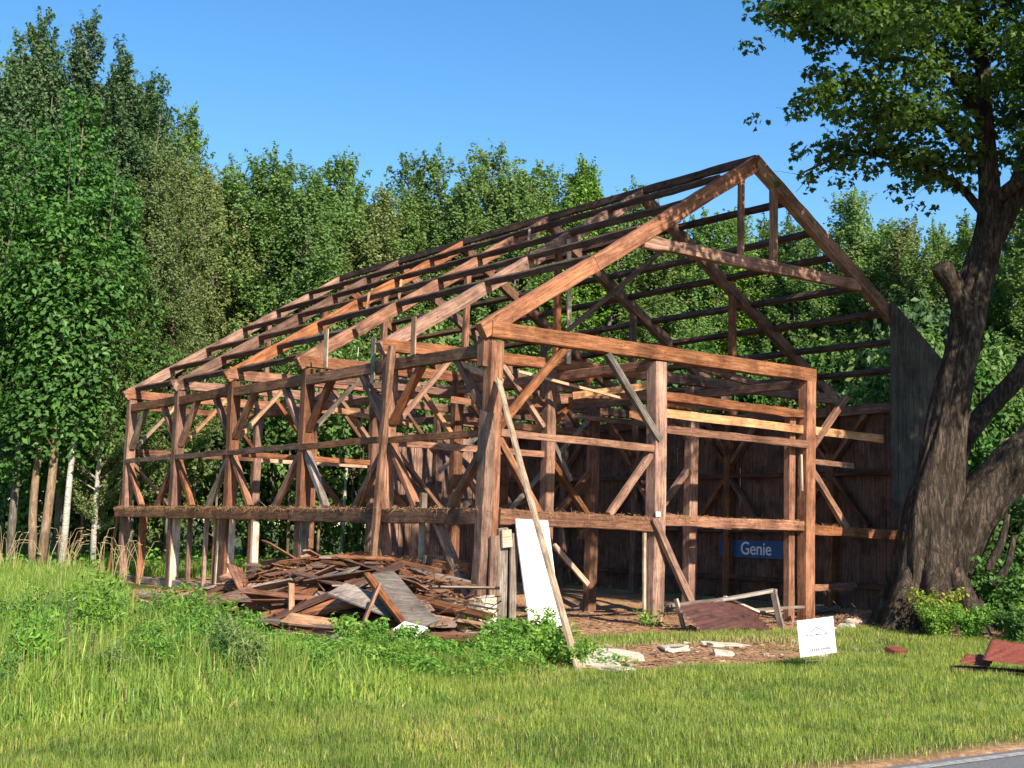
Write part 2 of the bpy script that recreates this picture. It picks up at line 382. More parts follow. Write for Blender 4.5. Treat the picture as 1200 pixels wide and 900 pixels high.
def timber(name, p0, p1, a, b, m='wood', parent=None, hint=(0, 0, 1), rough=0.012, split=0.0, roll=0.0):
    """a = size sideways, b = size along hint; local X runs along the timber"""
    _seed[0] += 1
    p0 = Vector(p0); p1 = Vector(p1); d = p1-p0; L = d.length; x = d/L
    h = Vector(hint); z = (h-x*h.dot(x))
    if z.length < 1e-4: z = Vector((0, 1, 0))-x*x.y
    z.normalize(); y = z.cross(x)
    if roll: q = Matrix.Rotation(roll, 3, x); y = q@y; z = q@z
    me = timber_mesh(L, a, b, rough, split=split, seed=_seed[0]); me.name = name
    o = link(name, me, M[m], parent)
    o.matrix_local = Matrix(((x.x, y.x, z.x, p0.x), (x.y, y.y, z.y, p0.y), (x.z, y.z, z.z, p0.z), (0, 0, 0, 1)))
    return o

# ------------------------------------------------------------------ the barn frame
V = [0, 3.56, 7.17, 11.06, 14.51, 18.17]
U = [0, 3.9, 8.05, 12.86]
barn = empty('barn_frame', (0, 0, 0))
tag(barn, 'stripped old timber barn frame with bare rafters and reddish brown posts and braces', 'barn')
j = lambda s: rnd.uniform(-s, s)
YH = (0, 1, 0); XH = (1, 0, 0)
def post(u, v, z0, z1, s=0.25, m='wood', split=0.03, du=0.0, dv=0.0, name='post', s2=None):
    return timber(name, (u+du, v+dv, z0), (u+j(0.02), v+j(0.02), z1), s, s2 or s, m, barn, YH, 0.011, split)
def brace(p0, p1, m='wood', s=(0.12, 0.15), hint=None, name='brace'):
    if m == 'wood': m = rnd.choices(('wood', 'wood_brown', 'wood_grey', 'wood_tan'), (55, 28, 9, 8))[0]
    d = Vector(p1)-Vector(p0)
    return timber(name, p0, p1, s[0], s[1], m, barn, hint or ((0, 0, 1)), 0.012)
# left long wall
for i, v in enumerate(V):
    if i == 0:
        post(0.02, 0.02, 0.0, 5.0, 0.26)
        timber('post', (-0.17, 0.0, 0.05), (-0.13, -0.08, 3.75), 0.20, 0.24, 'wood_brown', barn, YH, 0.03, 0.12)
    else:
        post(0, v, -0.08, 5.1, 0.25, dv=j(0.05))
    # splintered head of the post standing proud of the wall plate
    if i in (1, 2, 3, 4): timber('post_tenon', (-0.06, v+0.05, 4.95), (-0.07, v+0.04, 5.42+j(0.08)), 0.10, 0.13, 'wood', barn, YH, 0.02, 0.10)
for i in range(5):
    v0, v1 = V[i]+0.13, V[i+1]-0.13
    timber('wall_plate', (-0.03, v0, 4.87+j(0.02)), (-0.03, v1, 4.85+j(0.02)), 0.15, 0.22, 'wood_brown', barn, rough=0.018)
    timber('wall_rail', (-0.10, v0-0.14, 3.38+0.02*math.sin(i)), (-0.10, v1+0.14, 3.36+0.02*math.sin(i+1)), 0.08, 0.13, 'wood_brown', barn, rough=0.018)
for a_, b_ in ((-0.1, 7.3), (7.3, 14.6), (14.6, 18.5)):
    timber('wall_girt', (-0.13, a_, 1.93), (-0.13, b_, 1.90), 0.20, 0.28, 'wood_brown', barn, rough=0.028)
for i, v in enumerate(V):
    for sgn in (1, -1):
        if (i == 0 and sgn < 0) or (i == 5 and sgn > 0): continue
        up = 1.05+j(0.08); dn = 1.12+j(0.1)
        if not (i == 5): brace((0.0, v+sgn*0.14, 3.72+j(0.06)), (0.0, v+sgn*(0.1+up), 4.78), hint=XH)
        else: brace((0.0, v+sgn*0.14, 3.72), (0.0, v+sgn*(0.1+up), 4.78), hint=XH)
        brace((0.0, v+sgn*0.12, 3.24+j(0.08)), (0.0, v+sgn*(0.1+dn), 2.08), hint=XH)
# braces and studs below the girt, low beam at the near bay
brace((-0.02, 1.62, 1.8), (-0.02, 0.25, 0.3), s=(0.13, 0.16), hint=XH)
timber('low_beam', (0.0, 4.7, 1.10), (0.0, 0.5, 1.03), 0.14, 0.16, 'wood_brown', barn, rough=0.03)
timber('low_beam', (0.15, 4.9, 0.66), (0.15, 0.4, 0.62), 0.14, 0.14, 'wood_brown', barn, rough=0.03)
timber('sill_beam', (0.1, 7.0, 0.10), (0.1, 18.3, 0.06), 0.22, 0.18, 'wood_grey', barn, rough=0.03)
for v, z0, z1, s, mm in ((16.7, 1.78, -0.1, .17, 'wood'), (13.35, 1.78, -0.1, .10, 'wood_brown'), (12.32, 1.8, -0.1, .09, 'wood_tan'), (11.37, 1.8, -0.1, .14, 'wood_pale'),
                     (11.75, 1.8, -0.1, .07, 'wood_tan'), (14.42, 1.8, -.1, .13, 'wood_pale'), (6.95, 1.8, -0.1, .16, 'wood_grey'), (2.15, 2.35, 0.0, .10, 'wood_grey'), (1.75, 1.2, .1, .34, 'wood_grey')):
    timber('stud', (-0.02 if s < .3 else 0.0, v+j(.03), z0), (-0.03, v+j(.08), z1), 0.09, s*1.15, mm, barn, XH, 0.01, 0.04)
timber('stud', (-0.26, 3.10, 5.20), (-0.34, 3.42, 0.45), 0.12, 0.12, 'wood_brown', barn, XH, 0.03, 0.1)
for v, mm in ((11.06, 'wood_pale'), (14.51, 'wood_pale'), (7.17, 'wood_tan')):  # pale strips put sunlit brightness on the lower post faces
    timber('board_or_lit_strip', (.05, v-.155, -.05), (.04, v-.155, 1.78), .03, .16, mm, barn, XH, .006, .04)
timber('board_or_lit_strip', (3.95, 18.02, 0), (3.93, 18.02, 1.75), .03, .2, 'wood_pale', barn, XH, .006, .04)  # sunlit face of the inner rear post, put in as a pale strip
timber('board_or_lit_strip', (3.95, 10.9, 0), (3.93, 10.9, 1.8), .03, .2, 'wood_pale', barn, XH, .006, .04)  # same pale strip for the sunlit face of another inner post
# boards still nailed to the plate
for v, z0, z1, s, mm in ((6.11, 5.02, 5.86, .16, 'wood_pale'), (2.52, 4.98, 5.72, .15, 'wood_tan'), (4.05, 4.55, 5.45, .16, 'wood_grey')):
    timber('board_or_lit_strip', (-0.13, v, z0), (-0.13, v+.02, z1), 0.16, 0.03, mm, barn, XH, 0.004, 0.03)
# front gable
timber('tie_beam', (-0.12, -0.01, 5.20), (8.16, -0.02, 5.13), 0.22, 0.28, 'wood_brown', barn, rough=0.02)
timber('post_block', (-0.14, 0.10, 4.55), (-0.14, 0.10, 5.08), 0.16, 0.20, 'wood_brown', barn, YH, 0.02, 0.05)
post(3.83, 0, -0.12, 5.0, 0.28, s2=.30, split=0.0)
post(8.02, 0, -0.02, 5.0, 0.27, split=0.0)
post(7.68, 0.16, -0.15, 4.30, 0.17, split=0.06)
post(12.86, 0.05, 0, 5.1, 0.25, 'wood_brown')
timber('gable_girt', (0.15, -0.04, 1.93), (3.70, -0.04, 1.90), 0.20, 0.27, 'wood_brown', barn, rough=0.022)
timber('gable_girt', (3.98, 0.02, 1.98), (7.90, 0.02, 1.97), 0.18, 0.20, 'wood', barn, rough=0.03)
timber('gable_girt', (8.15, 0.0, 1.90), (12.75, 0.0, 1.80), 0.18, 0.20, 'wood', barn, rough=0.03)
timber('gable_rail', (0.16, -0.05, 3.40), (3.70, -0.06, 3.33), 0.08, 0.13, 'wood_brown', barn, rough=0.015)
timber('gable_rail', (3.97, -0.10, 3.71), (7.95, -0.10, 3.66), 0.09, 0.15, 'wood', barn, rough=0.02)
timber('gable_rail', (3.97, -0.02, 4.03), (10.5, 0.04, 3.95), 0.04, 0.17, 'wood_tan', barn, rough=0.012)
timber('gable_rail', (3.97, 0.05, 4.36), (7.90, 0.05, 4.30), 0.16, 0.17, 'wood', barn, rough=0.025)
timber('gable_rail', (8.15, 0.0, 3.33), (9.5, 0.02, 3.30), 0.08, 0.11, 'wood', barn, rough=0.015, split=.08)
timber('gable_rail', (8.15, 0.0, 0.70), (9.65, 0.1, 0.76), 0.10, 0.12, 'wood', barn, rough=0.03, split=.08)
for p0, p1 in (((0.16, 0, 3.50), (1.58, 0, 5.05)), ((2.52, -0.06, 5.03), (3.80, -0.12, 3.50)), ((3.72, 0, 3.25), (2.70, 0, 2.05)), ((0.12, 0, 3.35), (1.10, 0, 2.0)),
               ((8.14, 0, 3.58), (9.25, 0, 4.78)), ((8.14, 0, 3.16), (9.25, 0, 1.98)), ((3.65, -0.16, 2.0), (4.66, -0.55, -0.15)), ((12.7, 0, 3.6), (11.6, 0, 4.8)), ((12.7, 0, 3.2), (11.6, 0, 2.0))):
    brace(p0, p1, s=(0.13, 0.11), hint=YH)
timber('batten', (3.56, -0.06, -0.05), (3.52, -0.06, 1.75), 0.06, 0.05, 'wood_pale', barn, YH, 0.004)
timber('batten', (7.83, -0.04, 2.7), (7.80, -0.04, 3.45), 0.05, 0.04, 'wood_pale', barn, YH, 0.004)
b_ = MB(); b_.box((3.75, -0.175, 2.09), (0.11, 0.012, 0.09)); b_.build('tag_plate', M['white'], barn)
for k_, (x, s, h, mm) in enumerate(((0.22, .2, 1.75, 'wood_grey'), (0.43, .14, 1.68, 'wood_grey'), (0.0, .16, 1.6, 'wood_brown'))):
    timber('jamb_board', (x, -0.16-0.03*k_, 0.0), (x-0.02, -0.16-.03*k_, h), s, 0.05, mm, barn, YH, 0.008, 0.05)
timber('jamb_block', (0.12, -0.24, 1.55), (0.32, -0.24, 1.57), 0.05, 0.30, 'wood_pale', barn, rough=.006)
# roof
RS = (9.45-5.25)/6.43
def rz(u): return 5.25+RS*(u if u < 6.43 else 12.86-u)
for i, v in enumerate(V):
    s = (0.18, 0.27) if i else (0.20, 0.29)
    off = 0.0
    mm = 'wood'
    if i in (0,):   # spliced front rafter
        timber('rafter', (-0.28, v, rz(0)-0.10), (2.35, v, rz(2.35)), s[0], s[1], mm, barn, rough=0.02, split=.06)
        timber('rafter', (2.2, v-.02, rz(2.2)-.01), (6.5, v, rz(6.43)), s[0], s[1]*1.0, mm, barn, rough=0.02)
    else:
        timber('rafter', (-0.25, v, rz(0)-0.07), (6.5, v, rz(6.43)), s[0], s[1], mm, barn, rough=0.02, split=.05)
    timber('rafter', (13.1, v, rz(12.86)-0.10), (6.40, v, rz(6.43)-0.03), s[0], s[1]*.95, 'wood_brown', barn, rough=0.02)
    if i:
        b0, b1 = (-0.25, 12.95)
        timber('tie_beam', (b0, v, 5.25), (6.4, v, 5.30+j(.03)), 0.20, 0.24, 'wood', barn, rough=0.025, split=.06)
        timber('tie_beam', (6.4, v, 5.30), (b1, v, 5.24), 0.20, 0.24, 'wood_brown', barn, rough=0.02)
    # knee braces of each cross frame
    if i:
        brace((0.15, v, 3.72), (1.38, v, 5.12), s=(.08, .13), hint=YH, m='wood_tan' if i in (3, 4, 5) else 'wood')
        brace((U[1]-0.12, v, 3.92), (U[1]-1.25, v, 5.14), s=(.10, .13), hint=YH)
        if i in (1, 3): brace((U[1]+0.12, v, 3.95), (U[1]+1.2, v, 5.14), s=(.10, .13), hint=YH)
        brace((U[2]-0.12, v, 3.95), (U[2]-1.2, v, 5.14), s=(.10, .13), hint=YH, m='wood_brown')
        brace((12.72, v, 3.95), (11.6, v, 5.14), s=(.10, .13), hint=YH, m='wood_brown')
        if i in (1, 5): brace((0.14, v, 3.25), (1.25, v, 2.12), s=(.08, .12), hint=YH)
        post(U[1]+0.02, v, -0.08, 5.15, 0.23)
        zb = -0.42 if i == 2 else -0.1
        post(U[2], v, zb, 5.15, 0.24 if i != 2 else .25)
        post(12.86, v, -0.05, 5.12, 0.25, 'wood_brown')
        # queen posts up to the rafters
        post(4.08, v, 5.4, rz(4.08)-0.1, 0.13, name='queen_post')
        post(9.33, v, 5.36, rz(9.33)-0.1, 0.15, 'wood_brown', name='queen_post')
        timber('collar_beam', (U[0]+.1, v, 4.28 if i == 1 else 4.9) , (U[1]-.1, v, 4.25 if i == 1 else 4.88), .12, .15, 'wood', barn) if i in (2, 5) else None
timber('prop_board', (4.30, 3.40, 5.3), (4.22, 3.40, 8.02), 0.10, 0.04, 'wood_pale', barn, YH, .004)
# gable truss: collar and struts
timber('collar_beam', (3.35, -0.03, 7.30), (9.6, -0.03, 7.25), 0.16, 0.24, 'wood', barn, rough=0.02)
post(6.0, -0.02, 7.38, 9.0, 0.11, 'wood', name='gable_strut'); post(6.95, -0.02, 7.36, 9.0, 0.13, 'wood', name='gable_strut')
post(4.0, 14.51+.01, 2, 2.05, .1) if False else None
# cross members of the middle frames
timber('cross_rail', (0.2, 18.17, 3.62), (3.8, 18.17, 3.63), 0.10, 0.17, 'wood', barn)
timber('cross_rail', (4.0, 18.17, 3.63), (8.0, 18.17, 3.64), 0.10, 0.20, 'wood_tan', barn)
timber('cross_rail', (2.0, 3.62, 4.30), (3.8, 3.62, 4.42), 0.12, 0.17, 'wood', barn)
timber('cross_rail', (4.0, 3.50, 4.52), (6.7, 3.44, 4.80), 0.16, 0.19, 'wood', barn, rough=.02)
timber('cross_rail', (6.7, 3.44, 4.7), (8.0, 3.5, 4.66), 0.16, 0.17, 'wood', barn, rough=.02)
timber('cross_rail', (4.0, 7.17, 4.25), (7.9, 7.17, 4.2), 0.14, 0.16, 'wood_brown', barn, rough=.02)
timber('cross_rail', (4.0, 11.06, 1.95), (7.9, 11.06, 1.95), 0.14, 0.18, 'wood_brown', barn, rough=.02)
timber('cross_rail', (8.2, 3.56, 1.95), (12.7, 3.56, 1.95), 0.14, 0.16, 'wood_brown', barn, rough=.02)
brace((4.0, 3.5, 3.6), (4.5, 3.5, 2.8), s=(.1, .1)); brace((4.10, 3.5, 1.42), (5.05, 3.5, 0.6), m='wood_tan', s=(.06, .10))
brace((5.4, 7.1, 2.1), (7.9, 7.1, 4.6), m='wood_grey', s=(.08, .10)); brace((5.9, 11, 3.2), (7.9, 11, 4.9), m='wood_grey', s=(.08, .1))
brace((2.37, 1.8, 5.19), (5.85, 1.8, 8.0), m='wood_brown', s=(.07, .10))
brace((2.9, 3.3, 5.0), (4.9, 2.4, 4.55), m='wood_tan', s=(.10, .05)); brace((-0.05, 1.33, 4.80), (0.1, -0.15, 4.28), m='wood_tan', s=(.05, .1))
rl = random.Random(5)
for k_ in range(16):  # random boards added to give the loft its sun-and-shade clutter
    u0, v0_ = rl.uniform(2.5, 7.5), rl.uniform(1.5, 12); z_ = rl.choice((4.3, 4.6, 5.42, 5.5, 2.1)); a_ = rl.uniform(-.5, .6); L_ = rl.uniform(1.2, 3.2); dz_ = rl.uniform(-.3, .5)
    timber('added_clutter_board', (u0, v0_, z_), (u0+L_*math.cos(a_), v0_+L_*math.sin(a_), z_+dz_), rl.choice((.06, .1)), rl.choice((.08, .13, .15)), rl.choice(('wood', 'wood_brown', 'wood_tan', 'wood_brown')), barn, rough=.01, split=.05)
for v_ in (3.56, 7.17, 11.06): timber('cross_rail', (0.15, v_, 3.35), (3.8, v_, 3.33), .10, .13, 'wood', barn) if v_ != 7.17 else None
for v_, a_ in ((3.56, 1), (7.17, 1), (11.06, -1), (14.51, 1)):
    brace((U[1]+.1, v_, 3.2), (U[1]+1.2, v_, 2.0), 'wood_brown', hint=YH); brace((U[2]-.1, v_, 3.2), (U[2]-1.2, v_, 2.0), 'wood_brown', hint=YH)
# long plates down the inside rows and the far wall
for a_, b_ in ((0.1, 9.1), (9.1, 18.3)):
    timber('arcade_plate', (U[1], a_, 4.98), (U[1], b_, 4.96), 0.16, 0.18, 'wood', barn, rough=.02)
    timber('arcade_plate', (U[2]+.02, a_, 4.96), (U[2]+.02, b_, 4.94), 0.16, 0.18, 'wood_brown', barn, rough=.02)
    timber('wall_plate', (12.86, a_, 4.92), (12.86, b_, 4.9), 0.2, 0.24, 'wood_brown', barn, rough=.02)
    for z, s in ((3.36, .12), (1.93, .2), (0.62, .12)):
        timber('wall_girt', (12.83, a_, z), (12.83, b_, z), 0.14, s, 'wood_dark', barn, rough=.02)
for i, v in enumerate(V):
    for sgn in (1, -1):
        if (i == 0 and sgn < 0) or (i == 5 and sgn > 0): continue
        brace((12.82, v+sgn*.13, 3.72), (12.82, v+sgn*1.15, 4.8), 'wood_brown', hint=XH)
        brace((12.82, v+sgn*.13, 3.24), (12.82, v+sgn*1.2, 2.05), 'wood_brown', hint=XH)
# purlins across the rafters
def purlin(t, side, z_up=0.10, v0=-0.03):
    u = 6.43*t if side < 0 else 12.86-6.43*t
    k = rnd.choice((9.1, 8.4, 10.2)); n = Vector((RS*side, 0, 1)).normalized()
    n.x = side*RS/math.sqrt(1+RS*RS)
    o = Vector((u, 0, rz(u)))+Vector((n.x, 0, n.z))*z_up
    for a_, b_ in ((v0+j(.06), k), (k, 18.4+j(.1))):
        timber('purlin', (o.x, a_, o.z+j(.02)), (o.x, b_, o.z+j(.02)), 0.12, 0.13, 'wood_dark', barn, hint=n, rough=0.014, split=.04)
for t, v_0 in ((0.02, 7.3), (0.175, 6.9), (0.345, 0), (0.52, 0), (0.685, 0), (0.85, 0)): purlin(t, -1, v0=v_0-.03)
for t in (0.10, 0.22, 0.345, 0.465, 0.595, 0.70, 0.83): purlin(t, 1)
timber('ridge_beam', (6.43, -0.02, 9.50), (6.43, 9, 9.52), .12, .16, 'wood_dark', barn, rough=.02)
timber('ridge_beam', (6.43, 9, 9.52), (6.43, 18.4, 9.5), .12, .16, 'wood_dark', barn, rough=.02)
# broken stubs along the roof
for u, v, z in ((3.4, 9.2, 7.6), (3.0, 10.1, 7.35), (5.0, 6.0, 8.6)):
    brace((u, v, z-.35), (u+.15, v+.15, z+.25), 'wood_tan', s=(.05, .06))

# board siding: upright boards with gaps, one mesh per wall
def siding(name, m, boards, parent=barn):
    """boards: (centre xyz, width, thickness, height, facing) facing 'x' or 'y'"""
    b = MB()
    for (x, y, z, wd, th, h, f, zt) in boards:
        r = Matrix.Rotation(j(0.006), 3, 'X' if f == 'x' else 'Y')
        if f == 'x': b.box((x+j(.012), y, z), (th, wd, h), r)
        else: b.box((x, y+j(.012), z), (wd, th, h), r)
    return b.build(name, M[m], parent)
bs = []; y = -0.1
while y < 18.4:
    wd = rnd.uniform(0.16, 0.30); g = rnd.choice((.003, .005, .008, .014))
    z0 = 0.08+j(.06); z1 = 4.95+j(.03)
    if not (rnd.random() < 0.035 and y > 6): bs.append((13.0, y+wd/2, (z0+z1)/2, wd, .024, z1-z0, 'x', 0))
    y += wd+g
siding('board_siding', 'siding', bs)
bs = []; u = 8.2
while u < 12.7:
    wd = rnd.uniform(0.15, 0.28)
    bs.append((u+wd/2, 18.34, 2.4, wd, .024, 4.7+j(.1), 'y', 0)); u += wd+rnd.choice((.008, .015, .03))
siding('board_siding', 'siding', bs)
bs = []; y = 11.9
while y < 13.7:       # short reddish partition standing by the inner row
    wd = rnd.uniform(.10, .17); bs.append((8.3, y+wd/2, .95, wd, .03, 1.85+j(.05), 'x', 0)); y += wd+.02
siding('board_partition', 'siding_red', bs)
# grey weathered remnant of gable boarding following the roof slope
b = MB(); u = 10.48
while u < 13.15:
    wd = min(rnd.uniform(.2, .28), 13.2-u); z1a = rz(u)+.24; z1b = rz(u+wd)+.24; z0 = 2.02+rnd.uniform(-.03, .05)
    if u < 10.7: z0 = 2.2
    y0, y1 = -0.20+j(.004), -0.172
    vs = [(u, y0, z0), (u+wd, y0, z0), (u+wd, y1, z0), (u, y1, z0), (u, y0, z1a), (u+wd, y0, z1b), (u+wd, y1, z1b), (u, y1, z1a)]
    b.add(vs, [(0,3,2,1),(4,5,6,7),(0,1,5,4),(1,2,6,5),(2,3,7,6),(3,0,4,7)]); u += wd+rnd.choice((.004, .012, .02))
b.build('gable_boards', M['siding_grey'], barn)
# chaff and straw hanging along the girts
def strands(spec, n_per_m, seed):
    r = np.random.default_rng(seed); vs = []; fs = []
    for p0, p1, wdt, zt in spec:
        p0 = np.array(p0); p1 = np.array(p1); L = np.linalg.norm(p1-p0); n = int(L*n_per_m)
        t = r.random(n); clump = 0.5+0.5*np.sin(t*L*3.1+seed)*np.sin(t*L*7.7)
        keep = r.random(n) < 0.35+0.65*clump; t = t[keep]; n = len(t)
        c = p0+(p1-p0)*t[:, None]; side = r.choice([-1, 1], n)
        c = c+r.normal(0, 1, (n, 3))*[wdt*.35, wdt*.35, 0.02]; c[:, 2] += zt
        d = r.normal(0, 1, (n, 3))*[.6, .6, .35]; d[:, 2] -= r.random(n)*0.9
        d /= np.linalg.norm(d, axis=1)[:, None]; ln = r.uniform(.04, .15, n)[:, None]
        wv = np.cross(d, r.normal(0, 1, (n, 3))); wv /= np.linalg.norm(wv, axis=1)[:, None]; wv *= .004
        q = np.stack([c-wv, c+wv, c+d*ln+wv*.4, c+d*ln-wv*.4], 1).reshape(-1, 3)
        b0 = sum(len(x) for x in vs); idx = np.arange(n)*4+b0
        vs.append(q); fs.append(np.stack([idx, idx+1, idx+2, idx+3], 1))
    return np.concatenate(vs), np.concatenate(fs)
sp = [((-.16, -.1, 1.93), (-.16, 18.4, 1.9), .24, .13), ((.2, -.06, 1.93), (3.7, -.06, 1.9), .2, .12), ((4.0, 0, 1.97), (7.9, 0, 1.97), .2, .09),
      ((8.2, 0, 1.9), (12, 0, 1.8), .2, .1), ((0, 4.7, 1.1), (0, .5, 1.03), .2, .05), ((8.2, 0, .7), (9.6, .1, .75), .15, -.03), ((.15, 4.9, .68), (.15, .4, .62), .2, .05)]
v_, f_ = strands(sp, 330, 5)
tag(link('chaff', mesh_np('chaff', v_, [f_]), M['straw'], barn), kind='stuff')
# ------------------------------------------------------------------ foliage makers
def unit(a): return a/np.maximum(np.linalg.norm(a, axis=-1, keepdims=True), 1e-6)
LEAF_MAPLE = np.array([(0,-.5),(.12,-.28),(.42,-.30),(.30,-.08),(.55,.12),(.25,.14),(.20,.34),(0,.58),(-.20,.34),(-.25,.14),(-.55,.12),(-.30,-.08),(-.42,-.30),(-.12,-.28)])
LEAF_OVAL = np.array([(0,-.5),(.24,-.15),(.20,.18),(0,.5),(-.20,.18),(-.24,-.15)])
def leaves(c, n_dir, size, r, shape=None, droop=0.35, aspect=0.62, fold=0.12):
    """c (N,3) centres, n_dir (N,3) preferred facing; returns verts, faces"""
    n = len(c); nn = unit(n_dir+r.normal(0, .55, (n, 3)))
    t = r.normal(0, 1, (n, 3)); t[:, 2] -= droop; t = unit(t-nn*np.sum(t*nn, 1)[:, None]); b = np.cross(nn, t)
    L = size*r.uniform(.65, 1.25, n)[:, None]
    if shape is None:
        W = L*aspect
        q = np.stack([c-t*L/2, c+b*W/2+nn*L*fold, c+t*L/2, c-b*W/2+nn*L*fold], 1)
    else:
        q = np.stack([c+b*L*x+t*L*y+nn*L*(abs(x)*fold*1.5-0.25*y*y) for x, y in shape], 1)
    k = q.shape[1]; idx = np.arange(n)[:, None]*k+np.arange(k)[None]
    return q.reshape(-1, 3), idx

def join_np(parts):
    vs = []; gs = []; b = 0
    for v, f in parts: vs.append(v); gs.append(f+b); b += len(v)
    return np.concatenate(vs), gs

def tree_meshes(name, seed, H, Rr, base, nb, nleaf, lsize, leaders=3, trunk_r=0.16, prof=0.8, droop=.35, clump=.42, spire=1.0, lean=0.0, dens=2.4):
    r = np.random.default_rng(seed); mb = MB(); tips = []
    hs = np.linspace(0, 1, 9)
    ph = r.uniform(0, 6, 4)
    def stem(t):  # main stem
        return np.array([lean*t*H*.1+.03*H*math.sin(t*3+ph[0])*t, .03*H*math.sin(t*2.6+ph[1])*t, t*H*.97])
    axes = [(0.0, 1.0, stem)]
    mb.tube([stem(t) for t in hs], [trunk_r*(1-t)**.8+.006 for t in hs], 8)
    for k in range(leaders):
        t0 = r.uniform(.28, .55); az = ph[2]+k*2*math.pi/max(leaders, 1)+r.uniform(-.5, .5); off = Rr*r.uniform(.3, .55); top = r.uniform(.8, .96)
        def ax(t, t0=t0, az=az, off=off, top=top):
            s = (t-t0)/(1-t0); p = stem(t0); q = math.sin(min(s, 1)*math.pi/2)
            return np.array([p[0]+math.cos(az)*off*q, p[1]+math.sin(az)*off*q, (t0+(top-t0)*s)*H])
        axes.append((t0, 1.0, ax)); ts = np.linspace(t0, 1, 6)
        mb.tube([ax(t) for t in ts], [trunk_r*.6*(1-(t-t0)/(1-t0)*.97) for t in ts], 6)
    for i in range(nb):
        t0, t1, ax = axes[i % len(axes)] if i % 2 else axes[0]
        lo = max(base, t0+.02); u = (i+.5)/nb; t = lo+(1-lo)*(u*.97+r.uniform(-.02, .02)); t = min(max(t, lo), .995)
        s = (t-base)/(1-base); R_ = Rr*(math.sin(math.pi*min(max(s, .0)**prof*.93+.09, 1))*.85+.14)*r.uniform(.7, 1.15)
        if ax is not stem: R_ *= .7
        az = i*2.39996+r.uniform(-.4, .4); p = ax(t); up = r.uniform(.35, .85)*(1.0+s*.8*spire)
        d = unit(np.array([math.cos(az), math.sin(az), up])); e = p+d*R_*np.array([1, 1, .8])
        mid = (p+e)/2+np.array([0, 0, .06*R_])
        mb.tube([p, mid, e], [trunk_r*.22*(1-t*.6)+.01, trunk_r*.14*(1-t*.6)+.006, .004], 4, False)
        m_ = 3+int(R_*dens)
        for k in range(m_):
            f = .30+.70*(k+.6)/m_; q = p+(e-p)*f+r.normal(0, .13*R_*.6, 3)*[1, 1, .7]
            sd = unit(d*.8+np.array([0, 0, .55+.7*s*spire])+r.normal(0, .45, 3))
            tips.append((*q, *sd, r.uniform(.45, 1.0)*(1-.2*s)*clump/.45, r.uniform(.14, .26)*clump/.45))
    for (t0, t1, ax) in axes:
        for k in range(9):
            t = 1.0-.028*k; p = ax(t); g = .12*k**.7
            for q in range(1+k//2):
                az = r.uniform(0, 6.28); sd = unit(np.array([math.cos(az)*.45, math.sin(az)*.45, 1.0]))
                tips.append((p[0]+math.cos(az)*g*.6, p[1]+math.sin(az)*g*.6, p[2], *sd, .55, .13))
    tips = np.array(tips); wgt = tips[:, 6]*tips[:, 7]**1.3; wgt /= wgt.sum()
    ci = r.choice(len(tips), nleaf, p=wgt); T_ = tips[ci]; u_ = r.random((nleaf, 1))
    pos = T_[:, :3]+T_[:, 3:6]*T_[:, 6:7]*(u_*1.15-.1)
    dirn = unit(r.normal(0, 1, (nleaf, 3))); pos = pos+dirn*T_[:, 7:8]*np.sqrt(r.random((nleaf, 1)))*(1.15-.75*u_)
    out = pos.copy(); out[:, 2] = 0; out = unit(out)
    nd = out*.5+dirn*.4+np.array([0, 0, .7])
    v, f = leaves(pos, nd, lsize, r, droop=droop)
    cm = mesh_np('crown', v, [f]); tm = mb.mesh('trunk', True)
    return tm, cm

def add_tree(meshes, mats, loc, label, cat='tree', group=None, s=1.0, sz=None, rz_=None, name='tree'):
    e = empty(name, loc, rnd.uniform(0, 6.28) if rz_ is None else rz_); tag(e, label, cat, group); e.scale = (s, s, sz or s)
    link('trunk', meshes[0], None, e); link('crown', meshes[1], None, e)
    for o, m_ in zip(e.children, mats): pass
    for o in [c for c in col.objects if c.parent == e]:
        mm = mats[0] if o.name.startswith('trunk') else mats[1]
        if not o.data.materials: o.data.materials.append(mm)
        o.material_slots[0].link = 'OBJECT'; o.material_slots[0].material = mm
    return e

# tree kinds; heights are normalised to 16 m and scaled where they stand
TK = {}
def kinds():
    for k in range(4): TK['mid%d' % k] = tree_meshes('m', 100+k, 16, 2.7, .12, 150, 46000, .125, leaders=3+k % 2, clump=.50)
    for k in range(2): TK['rich%d' % k] = tree_meshes('r', 200+k, 16, 3.0, .16, 95, 17000, .19, leaders=3, clump=.50, droop=.7, trunk_r=.15, dens=1.6, spire=.3)
    for k in range(2): TK['tall%d' % k] = tree_meshes('t', 300+k, 16, 1.9, .20, 130, 34000, .125, leaders=4, clump=.46, spire=1.8)
    for k in range(2): TK['olive%d' % k] = tree_meshes('o', 400+k, 16, 2.3, .14, 150, 42000, .105, leaders=2, clump=.48, spire=1.2)
    for k in range(2): TK['sapling%d' % k] = tree_meshes('s', 500+k, 5, 1.8, .06, 60, 6500, .17, leaders=3, clump=.42, trunk_r=.05)
kinds()
B_, L_ = M['bark_grey'], M
def px_spot(x, Z): return (x-600)/F_PX*Z      # lateral metres of a tree seen at that column
def htop(x, y, Z): return (621.8+0.0297*(x-600)-y)/F_PX*Z+1.7
def tree_at(x, y, Z, kind, leaf, bark, label, cat='tree', group=None, wide=1.0, name='tree'):
    H = htop(x, y, Z); s = H/16.0
    return add_tree(TK[kind], (M[bark], M[leaf]), site(px_spot(x, Z), Z), label, cat, group, s*wide, s, name=name)
